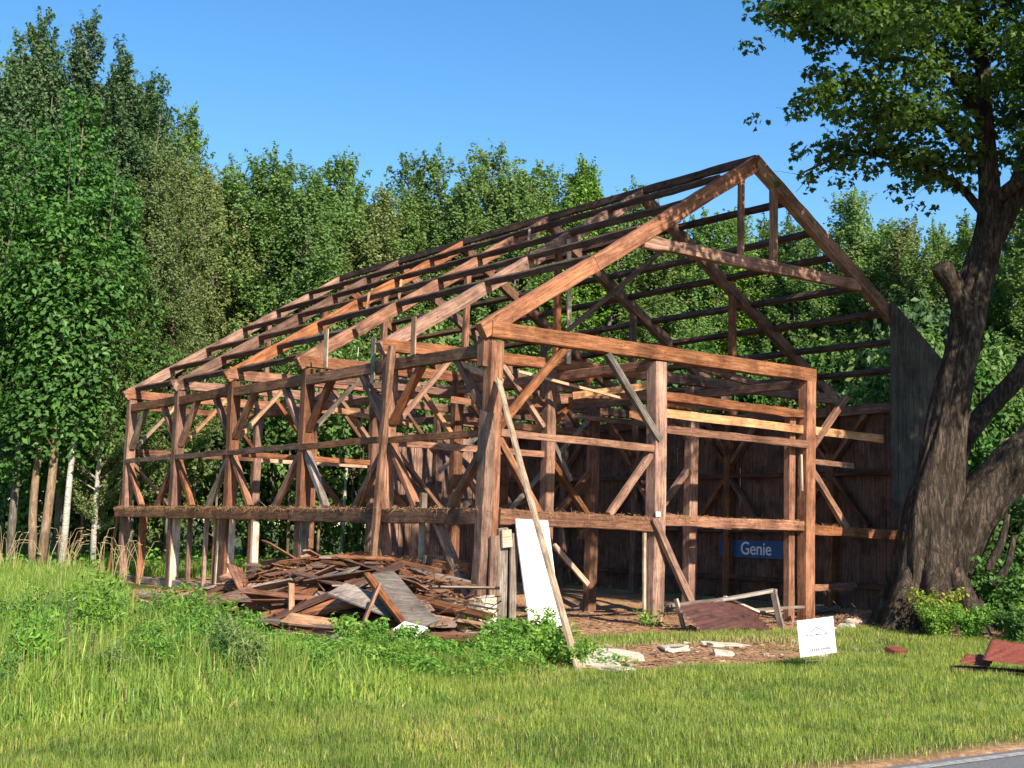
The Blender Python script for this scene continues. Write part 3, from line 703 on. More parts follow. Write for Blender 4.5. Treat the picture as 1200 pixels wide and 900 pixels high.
# tall dark trees at the far left
for i, (x, y, Z, k, lab) in enumerate(((8, -14, 46, 'tall0', 'tall dark green tree at the far left reaching the top of the frame'), (88, -4, 47, 'tall1', 'tall dark green tree with twin spires above the pale trunks'),
        (132, 30, 46, 'tall0', 'dark tree with ragged leaning spires, highest right of the twin spired one'), (164, 72, 48, 'tall1', 'dark slender tree on the right shoulder of the tall left clump'), (-48, -20, 46, 'tall1', 'dark tall tree cut by the left edge of the picture'))):
    tree_at(x, y, Z, k, 'leaf_dark', 'bark_grey', lab, wide=1.0, name='tall_tree')
for x, y, Z, k, lab in ((22, 120, 40.5, 'rich0', 'rich green broad leaved tree at far left of the wood'), (78, 98, 41.5, 'rich1', 'rich green broad leaved tree between the tan trunks and the white one'),
        (-30, 160, 40, 'rich1', 'rich green broad leaved tree cut by the left edge'), (122, 205, 42, 'rich0', 'smaller rich green tree just left of the olive trees')):
    tree_at(x, y, Z, k, 'leaf_rich', 'bark_grey', lab, name='broadleaf_tree')
for x, y, Z, k, lab in ((160, 150, 43, 'olive0', 'pale olive green tree with fine leaves left of the barn'), (205, 176, 45, 'olive1', 'olive green fine leaved tree just above the rear barn corner'),
        (120, 300, 41, 'olive1', 'short olive tree with pale leaves before the dark left clump')):
    tree_at(x, y, Z, k, 'leaf_olive', 'bark_white' if x == 120 else 'bark_grey', lab, name='olive_tree')
mids = [(250, 186, 50), (296, 166, 51), (338, 172, 50), (380, 158, 52), (424, 205, 51), (462, 214, 53), (518, 164, 54), (556, 158, 55), (590, 190, 54), (624, 172, 56), (664, 168, 55), (696, 188, 56), (732, 206, 57),
        (772, 244, 58), (812, 236, 57), (852, 228, 58), (900, 243, 57), (950, 240, 56), (990, 216, 56), (1032, 250, 54), (1074, 250, 52), (1112, 262, 50), (1150, 240, 46), (1195, 250, 44), (1240, 210, 42), (1290, 180, 42)]
ordn = ['leftmost', 'second', 'third', 'fourth', 'fifth', 'sixth', 'seventh', 'eighth', 'ninth', 'tenth', 'eleventh', 'twelfth', 'thirteenth', 'fourteenth', 'fifteenth', 'sixteenth', 'seventeenth', 'eighteenth',
        'nineteenth', 'twentieth', 'twenty-first', 'twenty-second', 'twenty-third', 'twenty-fourth', 'twenty-fifth', 'last']
for i, (x, y, Z) in enumerate(mids):
    lf = 'leaf_olive' if i in (0, 4, 20) else ('leaf_mid' if i % 5 else 'leaf_bright' if i in (10, 15) else 'leaf_mid')
    tree_at(x+rnd.uniform(-5, 5), y, Z, 'mid%d' % (i*7 % 4) if i % 6 != 4 else 'tall1', lf, 'bark_grey',
            'green treeline tree behind the barn, %s from the left along the skyline' % ordn[i], group='treeline trees behind the barn', name='treeline_tree', wide=1.22)
ordn2 = ordn[1:]; ordn2 = ['first']+ordn[1:25]+['twenty-sixth']
# second rank behind, showing only in the gaps
n_ = 0
for row, (dz, dy) in enumerate(((5, 16), (11, 40))):
    for x in range(-70, 1330, 58):
        base_y = np.interp(x, [-70, 150, 215, 380, 470, 556, 740, 850, 1000, 1300], [5, 60, 190, 175, 225, 175, 225, 245, 240, 230])
        xx = x+rnd.uniform(-15, 15)+row*25
        tree_at(xx, base_y+dy+rnd.uniform(-6, 14), np.interp(x, [-70, 200, 700, 1000, 1300], [50, 54, 60, 60, 50])+dz, 'mid%d' % (n_ % 4), 'leaf_mid' if n_ % 3 else 'leaf_dark', 'bark_grey',
                ('second' if row == 0 else 'rearmost')+' rank tree of the wood, '+ordn2[(n_ % 25)]+' from the left', group='trees deep in the wood', name='forest_tree'); n_ += 1
# lower trees filling the wood's edge behind the barn
n_ = 0
for Z, step, ylo in ((47.5, 52, 430), (51, 47, 395)):
    x = -60
    while x < 1300:
        Zx = Z if x < 640 else Z+5 if x < 1060 else Z-8
        if x < 240: Zx = 45+(Z-47)*.6
        s = htop(x, ylo+rnd.uniform(-40, 60), Zx)/5.0
        add_tree(TK['sapling%d' % (n_ % 2)], (M['bark_grey'], M[rnd.choice(['leaf_mid', 'leaf_rich', 'leaf_dark', 'leaf_mid'])]), site(px_spot(x, Zx), Zx+rnd.uniform(-.8, .8)),
                 ('front row ' if Z < 49 else 'back row ')+'leafy sapling at the wood edge, '+ordn2[min((q_ := 0 if x == -60 else q_+1), 25)]+' from the left'+(' or beyond' if q_ > 25 else ''), 'sapling', 'saplings along the edge of the wood', s*.85, s, name='sapling'); n_ += 1
        x += step*rnd.uniform(.75, 1.3)
# bare slim trunks standing in the left clump
def bare_trunk(xz, H, lean, r0, m_, label, name='slim_trunk_tree', seed=1):
    e = empty(name, site(*xz)); tag(e, label, 'tree'); r = random.Random(seed); b = MB(); p = []
    d = gr*lean[0]+gf*lean[1]
    for k in range(12):
        t = k/11; p.append(d*t*H+Vector((.10*math.sin(t*7+seed), .08*math.sin(t*6+seed*2), t*H)))
    b.tube(p, [r0*(1-.6*k/11) for k in range(12)], 10)
    for k in range(7):
        q = p[4+k]; az = r.uniform(0, 6.3); l = r.uniform(.6, 1.5)
        b.tube([q, q+Vector((math.cos(az)*l*.5, math.sin(az)*l*.5, l*.35)), q+Vector((math.cos(az)*l, math.sin(az)*l, l*.9))], [.03, .018, .006], 5, False)
    b.build('trunk', M[m_], e, True)
    rr = np.random.default_rng(seed); n = 3200; k = rr.integers(5, 12, n); P = np.array([tuple(q) for q in p])[k]
    off = unit(rr.normal(0, 1, (n, 3)))*rr.uniform(.3, 1.5, (n, 1))*[1, 1, .8]; off[:, 2] += .3
    v, f = leaves(P+off, off+[0, 0, .7], .22, rr, droop=.7); link('crown', mesh_np('crown', v, [f]), M['leaf_rich'], e)
bare_trunk((px_spot(51, 39.6), 39.6), 8.5, (.0, 0), .14, 'bark_tan', 'slim tree with sunlit tan trunk, leftmost of the pale trunks', seed=3)
bare_trunk((px_spot(63, 39.2), 39.2), 10, (-.01, .02), .15, 'bark_tan', 'slim tree with tan trunk, middle of the three pale trunks', seed=5)
bare_trunk((px_spot(78, 39.5), 39.5), 8.6, (.09, .02), .11, 'bark_white', 'slim white barked tree leaning right beside the tan trunks', seed=8)
# dim slim stems inside the wood behind the barn
for k_, (x, Z) in enumerate(((408, 46.5), (418, 47.5), (396, 48), (444, 47), (380, 47.2), (500, 49), (470, 48.5), (430, 49.5), (345, 46.8), (620, 51), (105, 42.5), (182, 45), (232, 46.5))):
    b = MB(); H = rnd.uniform(6, 9); l = rnd.uniform(-.6, .6); e = empty('young_tree', site(px_spot(x, Z), Z))
    tag(e, 'thin pale stemmed young tree in the dim wood behind the barn', 'young tree', 'thin stems inside the wood')
    b.tube([(l*t*t, l*.4*t, t*H) for t in (0, .25, .5, .75, 1)], [.07, .06, .05, .035, .015], 6); b.build('trunk', M['bark_tan' if k_ % 3 else 'bark_white'], e, True)
    rr = np.random.default_rng(40+k_); n = 500; t = rr.uniform(.5, 1, n); P = np.stack([l*t*t, l*.4*t, t*H], 1)+rr.normal(0, .5, (n, 3))
    v, f = leaves(P, np.tile([0, 0, 1.0], (n, 1)), .2, rr); link('crown', mesh_np('crown', v, [f]), M['leaf_mid'], e)

# ------------------------------------------------------------------ the big old maple by the right gable
def maple():
    e = empty('maple_tree', (8.84, -2.48, 0)); tag(e, 'huge old maple with forked leaning trunk and dark crown at the right gable corner', 'tree')
    T = Vector((8.84, -2.48, 0)); b = MB()
    def limb(pts, n=22, amp=.10, step=.12):
        P = [Vector(p[:3])-T for p in pts]; Rr = [p[3] for p in pts]; out = []; rad = []
        for i in range(len(P)-1):
            L = (P[i+1]-P[i]).length; m_ = max(2, int(L/step))
            for k in range(m_):
                t = k/m_; p_1 = P[max(i-1, 0)]; p2 = P[min(i+2, len(P)-1)]
                c = 0.5*((2*P[i])+(P[i+1]-p_1)*t+(2*p_1-5*P[i]+4*P[i+1]-p2)*t*t+(3*P[i]-p_1-3*P[i+1]+p2)*t**3)
                out.append(c); rad.append(Rr[i]+(Rr[i+1]-Rr[i])*t)
        out.append(P[-1]); rad.append(Rr[-1])
        st = len(b.v); b.tube(out, rad, n)
        ph = rnd.uniform(0, 50)
        for i, c in enumerate(out):
            for k in range(n):
                q = Vector(b.v[st+i*n+k]); d = (q-c)
                a = 2*math.pi*k/n
                f = 1+amp*noise.noise((math.cos(a)*2.2+ph, math.sin(a)*2.2, i*step*.6))*2.2+amp*.9*noise.noise((math.cos(a)*7, math.sin(a)*7+ph, i*step*.7))-amp*.8*abs(noise.noise((math.cos(a)*13, math.sin(a)*13+ph, i*step*1.1)))
                b.v[st+i*n+k] = tuple(c+d*f)
    limb([(8.72,-2.42,-.3,.90),(8.72,-2.42,.15,.76),(8.74,-2.43,.65,.66),(8.78,-2.45,1.48,.57),(8.86,-2.52,2.48,.50),(8.95,-2.67,3.48,.41),(9.02,-2.85,4.49,.345),(9.09,-3.02,5.33,.33),(9.22,-3.12,6.18,.33),(9.39,-3.24,7.05,.29),(9.54,-3.34,7.74,.25),(9.57,-3.36,8.44,.20),(9.53,-3.34,9.31,.175),(9.51,-3.32,10.18,.165),(9.58,-3.25,11.1,.15),(9.57,-3.12,12.03,.13),(9.58,-3.01,13.16,.11),(9.47,-2.93,16,.06)], 64, .15, .09)
    limb([(9.3,-3.17,5.5,.2),(8.99,-3.2,6.15,.21),(8.75,-3.15,6.66,.18),(8.47,-3.08,7.02,.2),(8.40,-3.07,7.10,.15)], 16, .22, .08)
    limb([(9.5,-3.36,7.4,.22),(9.82,-3.54,8.27,.23),(10.25,-3.6,9.03,.2),(10.87,-3.68,10.2,.18),(11.71,-3.66,12.03,.15),(12.11,-3.94,14.8,.08)], 20)
    limb([(8.9,-2.5,.0,.45),(9.12,-2.6,1.3,.52),(9.4,-2.85,2.05,.52),(9.72,-3.15,2.65,.50),(10.0,-3.55,3.3,.47),(10.3,-3.99,3.95,.42),(10.68,-4.64,5.34,.33),(11.66,-5.33,6.89,.27),(12.71,-5.83,8.85,.2),(13.53,-6.17,11.4,.1)], 34, .15)
    limb([(9.3,-2.3,2.0,.26),(10.03,-2.2,3.5,.22),(10.7,-2.4,4.42,.2),(11.4,-2.9,5.4,.18),(12.33,-3.48,7.23,.15),(13.08,-3.65,9.72,.1)], 22)
    limb([(10.68,-4.64,5.34,.2),(11.2,-6.6,7.6,.16),(11.4,-8.8,9.2,.12),(11.6,-11.5,10.4,.05)], 14); limb([(9.6,-3.4,8.5,.14),(9.9,-6.0,9.9,.1),(10.0,-9,10.6,.05)], 10)  # limbs carrying the added off-frame shading foliage
    for q in (0, 1, 2, 3, 4, 5, 6):   # root flare
        a = q*.9+.3; d = Vector((math.cos(a), math.sin(a), 0))
        p = [tuple(T+d*.45+Vector((0, 0, 1.15)))+(.26,), tuple(T+d*.82+Vector((0, 0, .5)))+(.24,), tuple(T+d*1.02+Vector((0, 0, .08)))+(.2,), tuple(T+d*1.3+Vector((0, 0, -.15)))+(.1,)]
        limb(p, 14, .15)
    for pts in (((9.45,-3.3,1.2),(9.62,-3.5,1.75),(9.78,-3.55,2.3)), ((9.5,-3.35,.9),(9.75,-3.55,1.3),(9.9,-3.6,1.9))):
        limb([(*p, r_) for p, r_ in zip(pts, (.10, .08, .05))], 8, .1, .1)
    for pts in ([(9.53,-3.34,9.13,.10),(8.54,-3.13,9.86,.08),(7.53,-2.9,10.22,.06),(6.56,-2.46,10.46,.04),(5.46,-1.93,10.1,.02)],
                [(9.51,-3.32,10.01,.10),(8.33,-3.1,11.21,.08),(7.1,-2.84,11.68,.06),(6.15,-2.17,11.9,.04),(5.05,-1.64,11.73,.02)],
                [(9.57,-3.36,8.09,.10),(9.02,-2.97,8.85,.07),(8.18,-2.38,9.26,.05),(7.34,-1.79,9.4,.04),(6.44,-1.15,8.93,.015)],
                [(9.57,-3.2,11.5,.1),(8.3,-2.6,13,.07),(6.8,-1.9,14,.04)], [(11.2,-3.7,11,.1),(12.4,-2,12.6,.07),(13.5,-.6,13.6,.04)], [(9.57,-3.3,12,.1),(9.4,-5.2,13.4,.07),(9.2,-7,14,.04)],
                [(11.7,-3.7,12,.1),(13,-5,13.5,.07),(14.4,-6.2,14.3,.04)], [(9.5,-3.2,11,.1),(10.2,-.6,12.4,.07),(10.4,1.0,13,.03)]):
        limb(pts, 8, .12, .25)
    NP = [Vector(v_) for v_ in ((8.54,-3.13,9.86),(7.53,-2.9,10.22),(6.56,-2.46,10.46),(5.9,-2.15,10.3),(8.33,-3.1,11.21),(7.1,-2.84,11.68),(6.15,-2.17,11.9),(5.6,-1.9,11.8),(9.02,-2.97,8.85),(8.18,-2.38,9.26),(7.34,-1.79,9.4),(6.8,-1.4,9.15),(9.55,-3.3,9.3),(9.55,-3.25,11.0),(10.25,-3.6,9.03),(10.87,-3.68,10.2),(11.9,-3.3,6.9),(12.33,-3.48,7.23))]
    for q in CLUMPS:
        c_ = Vector(q[:3])+gr*.42; a_ = min(NP, key=lambda v_: (v_-c_).length); m_ = (a_+c_)/2+Vector((0, 0, .12)); d_ = (c_-a_)
        b.tube([a_-T, m_-T, c_-T, c_+d_.normalized()*.45-T], [.022, .014, .009, .004], 4, False)
        for _ in range(3): b.tube([c_-T, c_+Vector((rnd.uniform(-.6, .6), rnd.uniform(-.6, .6), rnd.uniform(-.3, .3)))-T], [.007, .003], 3, False)
    b.build('trunk', M['bark'], e, True)
    # sawn burl
    c = MB(); c.tube([(1.05, -1.02, 3.62), (.98, -1.16, 3.66)], [.17, .15], 12); c.build('sawn_stub', M['cutwood'], e)
    CL = [(q[0]+gr.x*.42, q[1]+gr.y*.42, q[2], q[3]) for q in CLUMPS]
    rg = np.random.default_rng(12); cl = [list(q) for q in CL]
    for q in CL:        # sprays hanging round each clump
        for _ in range(3):
            cl.append([q[0]+rg.normal(0, .28), q[1]+rg.normal(0, .8), q[2]+rg.normal(0, .25), q[3]*.6])
    # upper and right hand crown
    n = 0
    while n < 230:
        p = np.array([rg.uniform(-7.5, 9.5), rg.uniform(-6.5, 5.5), rg.uniform(9.5, 17.0)])
        s = ((p[0]-1.0)/8.4)**2+((p[1]+.4)/6.2)**2+((p[2]-12.8)/4.2)**2
        if s > 1 or s < .10: continue
        w = np.array([p[0]+T.x, p[1]+T.y, p[2]])
        rel = Vector(w)-CAM; X_ = rel.dot(gr); Z_ = rel.dot(gf)
        # underside of the crown: higher over the gable, lower to the right
        floor = 12.9*Z_/26.3-.4 if X_/Z_ < .39 else (10.2 if X_/Z_ < .45 else 8.0)
        if w[2] < floor: continue
        if X_/Z_ < .17: continue
        cl.append([w[0], w[1], w[2], rg.uniform(.55, .95)]); n += 1
    n = 0
    while n < 110:      # unseen foliage added over the verge, off-frame right, to shade trunk and gable
        w = np.array([rg.uniform(8.3, 17.5), rg.uniform(-13.5, -5.0), rg.uniform(7.6, 12.8)])
        if w[2] < 8.9+.35*max(0, -6.5-w[1])*.5 and w[0] < 10.5: continue
        rel = Vector(w)-CAM; X_ = rel.dot(gr); Z_ = rel.dot(gf)
        if X_/Z_ < .42: continue
        cl.append([w[0], w[1], w[2], rg.uniform(.6, 1.0)]); n += 1
    for _ in range(80):  # unseen clumps added along the sun's path to shade the trunk
        y_ = rg.uniform(-12.5, -7.2); cl.append([rg.uniform(7.9, 11), y_, max(8.9, rg.uniform(4.2, 9.5)+(-2.7-y_)*.70), rg.uniform(.5, .85)])
    cl = np.array(cl)
    wt = cl[:, 3]**2.2; wt[:len(CL)] *= 1.5; wt /= wt.sum(); NL = 115000
    ci = rg.choice(len(cl), NL, p=wt); rad = cl[ci, 3][:, None]; dirn = unit(rg.normal(0, 1, (NL, 3)))
    pos = cl[ci, :3]+dirn*rad*np.cbrt(rg.random((NL, 1)))*[1.1, 1.1, .62]
    pos -= np.array(T)
    v, f = leaves(pos, dirn*.5+np.array([0, 0, .65]), .135, rg, LEAF_MAPLE, droop=.9, fold=.14)
    link('crown', mesh_np('crown', v, [f]), M['leaf_maple'], e)
CLUMPS = [(5.2,-1.49,11.92,0.5),(5.54,-1.74,11.71,0.5),(5.87,-1.97,11.98,0.55),(6.21,-2.22,11.68,0.6),(6.62,-2.5,12.01,0.6),(7.19,-2.66,11.67,0.6),(7.76,-2.82,12.03,0.6),(8.34,-2.99,11.77,0.6),(8.93,-3.16,12.31,0.6),(9.67,-3.44,12.41,0.6),(10.54,-3.44,12.36,0.6),(5.81,-1.93,11.46,0.4),(6.55,-2.46,11.31,0.5),(7.1,-2.84,10.99,0.6),(8.05,-2.9,10.76,0.6),(8.89,-2.88,11.58,0.6),(9.71,-2.48,10.97,0.6),(9.8,-3.53,11.61,0.5),(10.01,-3.68,11.09,0.6),(10.31,-3.27,10.54,0.6),(10.21,-3.82,10.03,0.6),(5.22,-1.76,9.87,0.35),(5.46,-1.93,10.15,0.4),(5.95,-2.03,10.44,0.45),(6.08,-2.12,10.02,0.45),(6.35,-2.31,10.62,0.5),(6.69,-2.55,10.21,0.55),(7.03,-2.79,9.97,0.55),(7.53,-2.9,10.13,0.55),(8.18,-3.0,9.9,0.55),(9.7,-2.48,10.24,0.5),(6.63,-2.39,9.81,0.35),(6.3,-1.05,8.92,0.25),(6.51,-1.2,9.46,0.35),(6.79,-1.39,9.64,0.35),(6.86,-1.45,9.29,0.4),(7.2,-1.69,9.57,0.45),(7.55,-1.94,9.58,0.45),(7.83,-2.14,9.24,0.5),(8.18,-2.38,9.43,0.5),(8.53,-2.63,9.18,0.5),(8.29,-2.46,8.88,0.35),(8.81,-2.83,9.37,0.5),(8.74,-2.78,8.79,0.3),(9.84,-2.58,9.53,0.45),(10.56,-3.09,9.73,0.5),(11.02,-3.17,9.26,0.5),(11.25,-2.71,8.84,0.4),(11.53,-2.92,8.3,0.5),(11.6,-2.96,7.21,0.5),(12.2,-2.16,8.15,0.35)]
maple()
#PART3
# ------------------------------------------------------------------ grass and low cover
gzf = lambda x, y: ground_z(np.array([x]), np.array([y]))[0]
def tall_mask(x, y):
    n = vnoise(x, y, 1.1, 3)*.5+vnoise(x, y, 3.3, 6)*.3
    edge = np.interp(y, [-8, -4, 0, 6, 10, 16, 30], [-5.4, -6.1, -5.9, -4.3, -2.8, -1.2, 2.0])
    a = 1-sstep(-.5, .35, x-edge+.35*n)
    a = np.maximum(a, sstep(18.7, 19.6, y))
    near = sstep(-8.9, -7.0, y-0.05*(x+8)+.55*n)
    return a*near
def cover_mask(x, y):
    n = vnoise(x, y, 1.5, 5)*.5+vnoise(x, y, 4.3, 9)*.35
    p = -1.5*gauss(x, y, -2.75, -6.1, .35, .45)+gauss(x, y, -5.0, -4.6, 1.0, 1.1)+gauss(x, y, -4.1, -5.6, 1.5, .75, .1)+gauss(x, y, -3.0, -4.8, .8, .8)*.8+gauss(x, y, -5.6, -1.9, .4, 1.4)*.6
    return np.clip((p-.35+.35*n)*2.2, 0, 1)
def scatter(n, z0, z1, r, pw, hx=.44):
    u = r.random(n); a = 2-pw     # area density falls off as Z**-pw
    Z = (z0**a+(z1**a-z0**a)*u)**(1/a); X = r.uniform(-hx, hx, n)*Z
    x = CAM.x+gr.x*X+gf.x*Z; y = CAM.y+gr.y*X+gf.y*Z
    return x, y, Z
def blades(x, y, h, wd, r, bend=.5):
    n = len(x); z = ground_z(x, y)-.01; az = r.uniform(0, 2*np.pi, n)
    d = np.stack([np.cos(az), np.sin(az)], 1); fa = az+np.pi/2+r.normal(0, .5, n)
    s = np.stack([np.cos(fa), np.sin(fa)], 1)*wd[:, None]/2
    b = (r.random(n)**1.3*bend)[:, None]*h[:, None]
    P = np.stack([x, y], 1)
    def ring(p, zz, k): return [np.concatenate([p-s*k, zz[:, None]], 1), np.concatenate([p+s*k, zz[:, None]], 1)]
    rows = ring(P, z, 1)+ring(P+d*b*.30, z+h*.52, .85)+ring(P+d*b, z+h*(1-.28*(b[:, 0]/np.maximum(h, 1e-3))), .12)
    q = np.stack(rows, 1).reshape(-1, 3); i = np.arange(n)[:, None]*6
    f = np.concatenate([i+np.array([0, 1, 3, 2]), i+np.array([2, 3, 5, 4])])
    return q, f
def thin_road(x, y): return (y > -12.22+0.03*(x+3)+.08*vnoise(x, y, 3.0, 1))
def grass_all():
    r = np.random.default_rng(3)
    x, y, Z = scatter(330000, 8.2, 30, r, 1.35)
    dm = dirt_mask(x, y); tm = tall_mask(x, y)
    keep = (r.random(len(x)) > dm*1.03-.015) & thin_road(x, y) & (tm < .6)
    x, y, Z, dm = x[keep], y[keep], Z[keep], dm[keep]
    pn = vnoise(x, y, 2.2, 8)*.5+vnoise(x, y, 6.1, 2)*.5
    h = (.085+.045*pn+.03*r.random(len(x)))*(1-.5*dm)*(1+1.1*cover_mask(x, y)+.7*sstep(-8.5, -6.8, y)*(1-sstep(-4.5, -3, x)))
    dry = r.random(len(x)) < np.clip(.03+.28*sstep(.25, .9, vnoise(x, y, 1.3, 12)*.6+vnoise(x, y, 5, 1)*.4)+dm*.75+.5*gauss(x, y, 2.6, -3.6, 2.0, .6), 0, 1)
    for nm, mm, s in (('lawn_grass', 'grass', ~dry), ('dry_lawn_grass', 'grass_dry', dry)):
        v, f = blades(x[s], y[s], np.maximum(h[s], .02), .0042*np.sqrt(Z[s]/9)*np.where(r.random(s.sum()) < .3, 1.5, 1), r, .9)
        tag(link(nm, mesh_np(nm, v, [f]), M[mm]), kind='stuff')
    # long uncut grass on the left
    x, y, Z = scatter(330000, 9.5, 46, r, 1.2)
    tm = tall_mask(x, y); keep = (r.random(len(x)) < tm) & (thin_road(x, y)); x, y, Z, tm = x[keep], y[keep], Z[keep], tm[keep]
    pn = vnoise(x, y, .9, 4)*.6+vnoise(x, y, 3.7, 2)*.4
    cl_ = vnoise(x, y, 5.5, 11)*.6+vnoise(x, y, 11, 3)*.4
    h = (.54+.14*pn+.18*cl_)*r.uniform(.45, 1.2, len(x))*(.38+.62*sstep(-8.6, -4.0, y))*(.5+.5*tm)
    h = h*np.where(y > 10, .85, 1)
    dry = r.random(len(x)) < .045+.05*(pn > .3)
    for nm, mm, s in (('meadow_grass', 'grass_tall', ~dry), ('dry_meadow_grass', 'grass_dry', dry)):
        v, f = blades(x[s], y[s], h[s], .0115*np.sqrt(Z[s]/12)*r.uniform(.4, 1.6, s.sum()), r, .8)
        tag(link(nm, mesh_np(nm, v, [f]), M[mm]), kind='stuff')
    # leafy low weeds between
    x, y, Z = scatter(300000, 10, 24, r, 1.0)
    cm = cover_mask(x, y); keep = r.random(len(x)) < cm*.8; x, y = x[keep], y[keep]; cm = cm[keep]
    hh = r.random(len(x))**.8*(.10+.24*cm*(.6+.5*vnoise(x, y, 5, 3)))
    v, f = leaves(np.stack([x, y, ground_z(x, y)+hh], 1), np.tile([0, 0, 1.3], (len(x), 1)), .065, r, droop=.3)
    tag(link('leafy_weeds', mesh_np('leafy_weeds', v, [f]), M['leaf_bright']), kind='stuff')
    # woodland floor plants behind and right
    x, y, Z = scatter(150000, 26, 62, r, .9, .46)
    inside = (x > -1.0) & (x < 13.3) & (y > -2.5) & (y < 19)
    k = (~inside) & ((x > 13.6) | (y > 19.2) | (y > 26)) & (r.random(len(x)) < .5+.5*vnoise(x, y, .8, 3)); x, y = x[k], y[k]
    hh = r.random(len(x))**1.4*(.55+.35*vnoise(x, y, 1.1, 5))
    v, f = leaves(np.stack([x, y, ground_z(x, y)+hh], 1), np.tile([0, 0, 1.0], (len(x), 1)), .17, r, droop=.5)
    tag(link('undergrowth', mesh_np('undergrowth', v, [f]), M['leaf_bright']), kind='stuff')
    # straw and chips over the bare floor
    x, y, Z = scatter(60000, 13, 34, r, 1.0); dm = dirt_mask(x, y); k = (dm > .5) & (y > -9); x, y = x[k], y[k]; n = len(x)
    az = r.uniform(0, 6.28, n); ln = r.uniform(.015, .06, n); wd = ln*r.uniform(.06, .35, n); z = ground_z(x, y)+.006+.012*r.random(n); tz = r.normal(0, .12, n)*ln
    d = np.stack([np.cos(az)*ln, np.sin(az)*ln, tz], 1); s_ = np.stack([-np.sin(az)*wd, np.cos(az)*wd, r.normal(0, .3, n)*wd], 1); c = np.stack([x, y, z], 1)
    q = np.stack([c-d-s_, c+d-s_, c+d+s_, c-d+s_], 1).reshape(-1, 3); f = np.arange(n*4).reshape(-1, 4)
    h_ = r.random(n) < .45
    for nm, mm, s in (('straw_litter', 'straw', h_), ('wood_chips', 'chip', ~h_)):
        qq = q.reshape(-1, 4, 3)[s].reshape(-1, 3); tag(link(nm, mesh_np(nm, qq, [np.arange(len(qq)).reshape(-1, 4)]), M[mm]), kind='stuff')
grass_all()

# ------------------------------------------------------------------ plants one can tell apart
def plant_meshes(seed, stems, h, spread, lf, nleaf, shape=None, droop=.5, arch=.5, up=.8, aspect=.6, low=.15):
    r = np.random.default_rng(seed); mb = MB(); P = []
    for k in range(stems):
        az = r.uniform(0, 6.28); l = spread*r.uniform(.3, 1); H = h*r.uniform(.6, 1.05); a0 = r.uniform(0, spread*.25)
        p = [np.array([math.cos(az)*(a0+l*t**1.6), math.sin(az)*(a0+l*t**1.6), H*(t-arch*.35*t*t*t)]) for t in np.linspace(0, 1, 6)]
        mb.tube([q for q in p], [.007*(1-t*.75)*(.6+h) for t in np.linspace(0, 1, 6)], 4, False)
        m_ = nleaf//stems
        t = r.uniform(low, 1, m_); i = np.minimum((t*5).astype(int), 4); fr = t*5-i; pp = np.array(p); q = pp[i]*(1-fr[:, None])+pp[np.minimum(i+1, 5)]*fr[:, None]
        P.append(q+r.normal(0, 1, (m_, 3))*[lf*.9, lf*.9, lf*.5]*(1.2-.5*t[:, None]))
    P = np.concatenate(P); o = P.copy(); o[:, 2] = 0
    v, f = leaves(P, unit(o)*.4+[0, 0, up], lf, r, shape, droop, aspect)
    return mb.mesh('stem', True), mesh_np('leaves', v, [f])
PK = {'berry': [plant_meshes(60+k, 9, .75, .42, .085, 520, LEAF_OVAL, .7, .8) for k in range(2)],
      'weed': [plant_meshes(70+k, 10, .85, .22, .10, 620, None, .5, .2, .5, .28, .1) for k in range(2)],
      'bush': [plant_meshes(80+k, 22, 1.35, .75, .10, 2600, LEAF_OVAL, .5, .6, low=.1) for k in range(2)],
      'herb': [plant_meshes(90, 6, .38, .25, .07, 160, LEAF_OVAL, .4, .7)]}
def plant(kind, x, y, leaf, label, cat='plant', group=None, s=1.0, name=None):
    i = rnd.randrange(len(PK[kind])); e = empty(name or {'berry': 'raspberry_bush', 'weed': 'tall_weed', 'bush': 'leafy_bush', 'herb': 'leafy_herb'}[kind], (x, y, gzf(x, y)-.02), rnd.uniform(0, 6.28)); e.scale = (s, s, s*rnd.uniform(.9, 1.1))
    tag(e, label, cat, group)
    for nm, me, mm in (('stem', PK[kind][i][0], 'stem'), ('leaves', PK[kind][i][1], leaf)):
        o = link(nm, me, None, e)
        if not me.materials: me.materials.append(M[mm])
        o.material_slots[0].link = 'OBJECT'; o.material_slots[0].material = M[mm]
    return e
g1 = 'raspberry canes before the near corner post'
for x, y, s in ((-2.3, -3.9, 1.0), (-1.7, -3.2, .62), (-1.2, -2.6, .62), (-2.9, -4.6, .9), (-2.4, -5.1, .9), (-3.2, -5.6, .8), (-1.4, -1.8, .62), (-.75, -2.0, .62), (-.9, -2.9, .62), (-2.0, -4.4, .85), (-3.5, -5.2, .7), (-2.7, -5.9, .75)):
    plant('berry', x, y, 'leaf_bright', 'green raspberry cane in the clump below the near corner post', 'bush', g1, s)
plant('berry', .15, -1.55, 'leaf_bright', 'raspberry cane climbing in front of the foot of the white board', 'bush', s=.85)
plant('berry', -4.45, -3.6, 'leaf_bright', 'bright raspberry cane in front of the white sheet on the plank heap', 'bush', s=1.0)
plant('berry', -4.2, -4.1, 'leaf_bright', 'low raspberry cane right of the long orange plank end', 'bush', s=.75)
plant('berry', -5.1, -1.2, 'leaf_bright', 'leafy cane at the left end of the plank heap', 'bush', s=.9)
plant('berry', -5.2, -2.0, 'leaf_bright', 'lower leafy cane in front of the left end of the plank heap', 'bush', s=.7)
plant('herb', 3.45, -.35, 'leaf_bright', 'small green weed at the foot of the middle gable post', 'weed', s=1.2)
plant('herb', -1.9, 8.9, 'leaf_bright', 'small leafy weed by the pale stone at the left wall', 'weed', s=1.4)
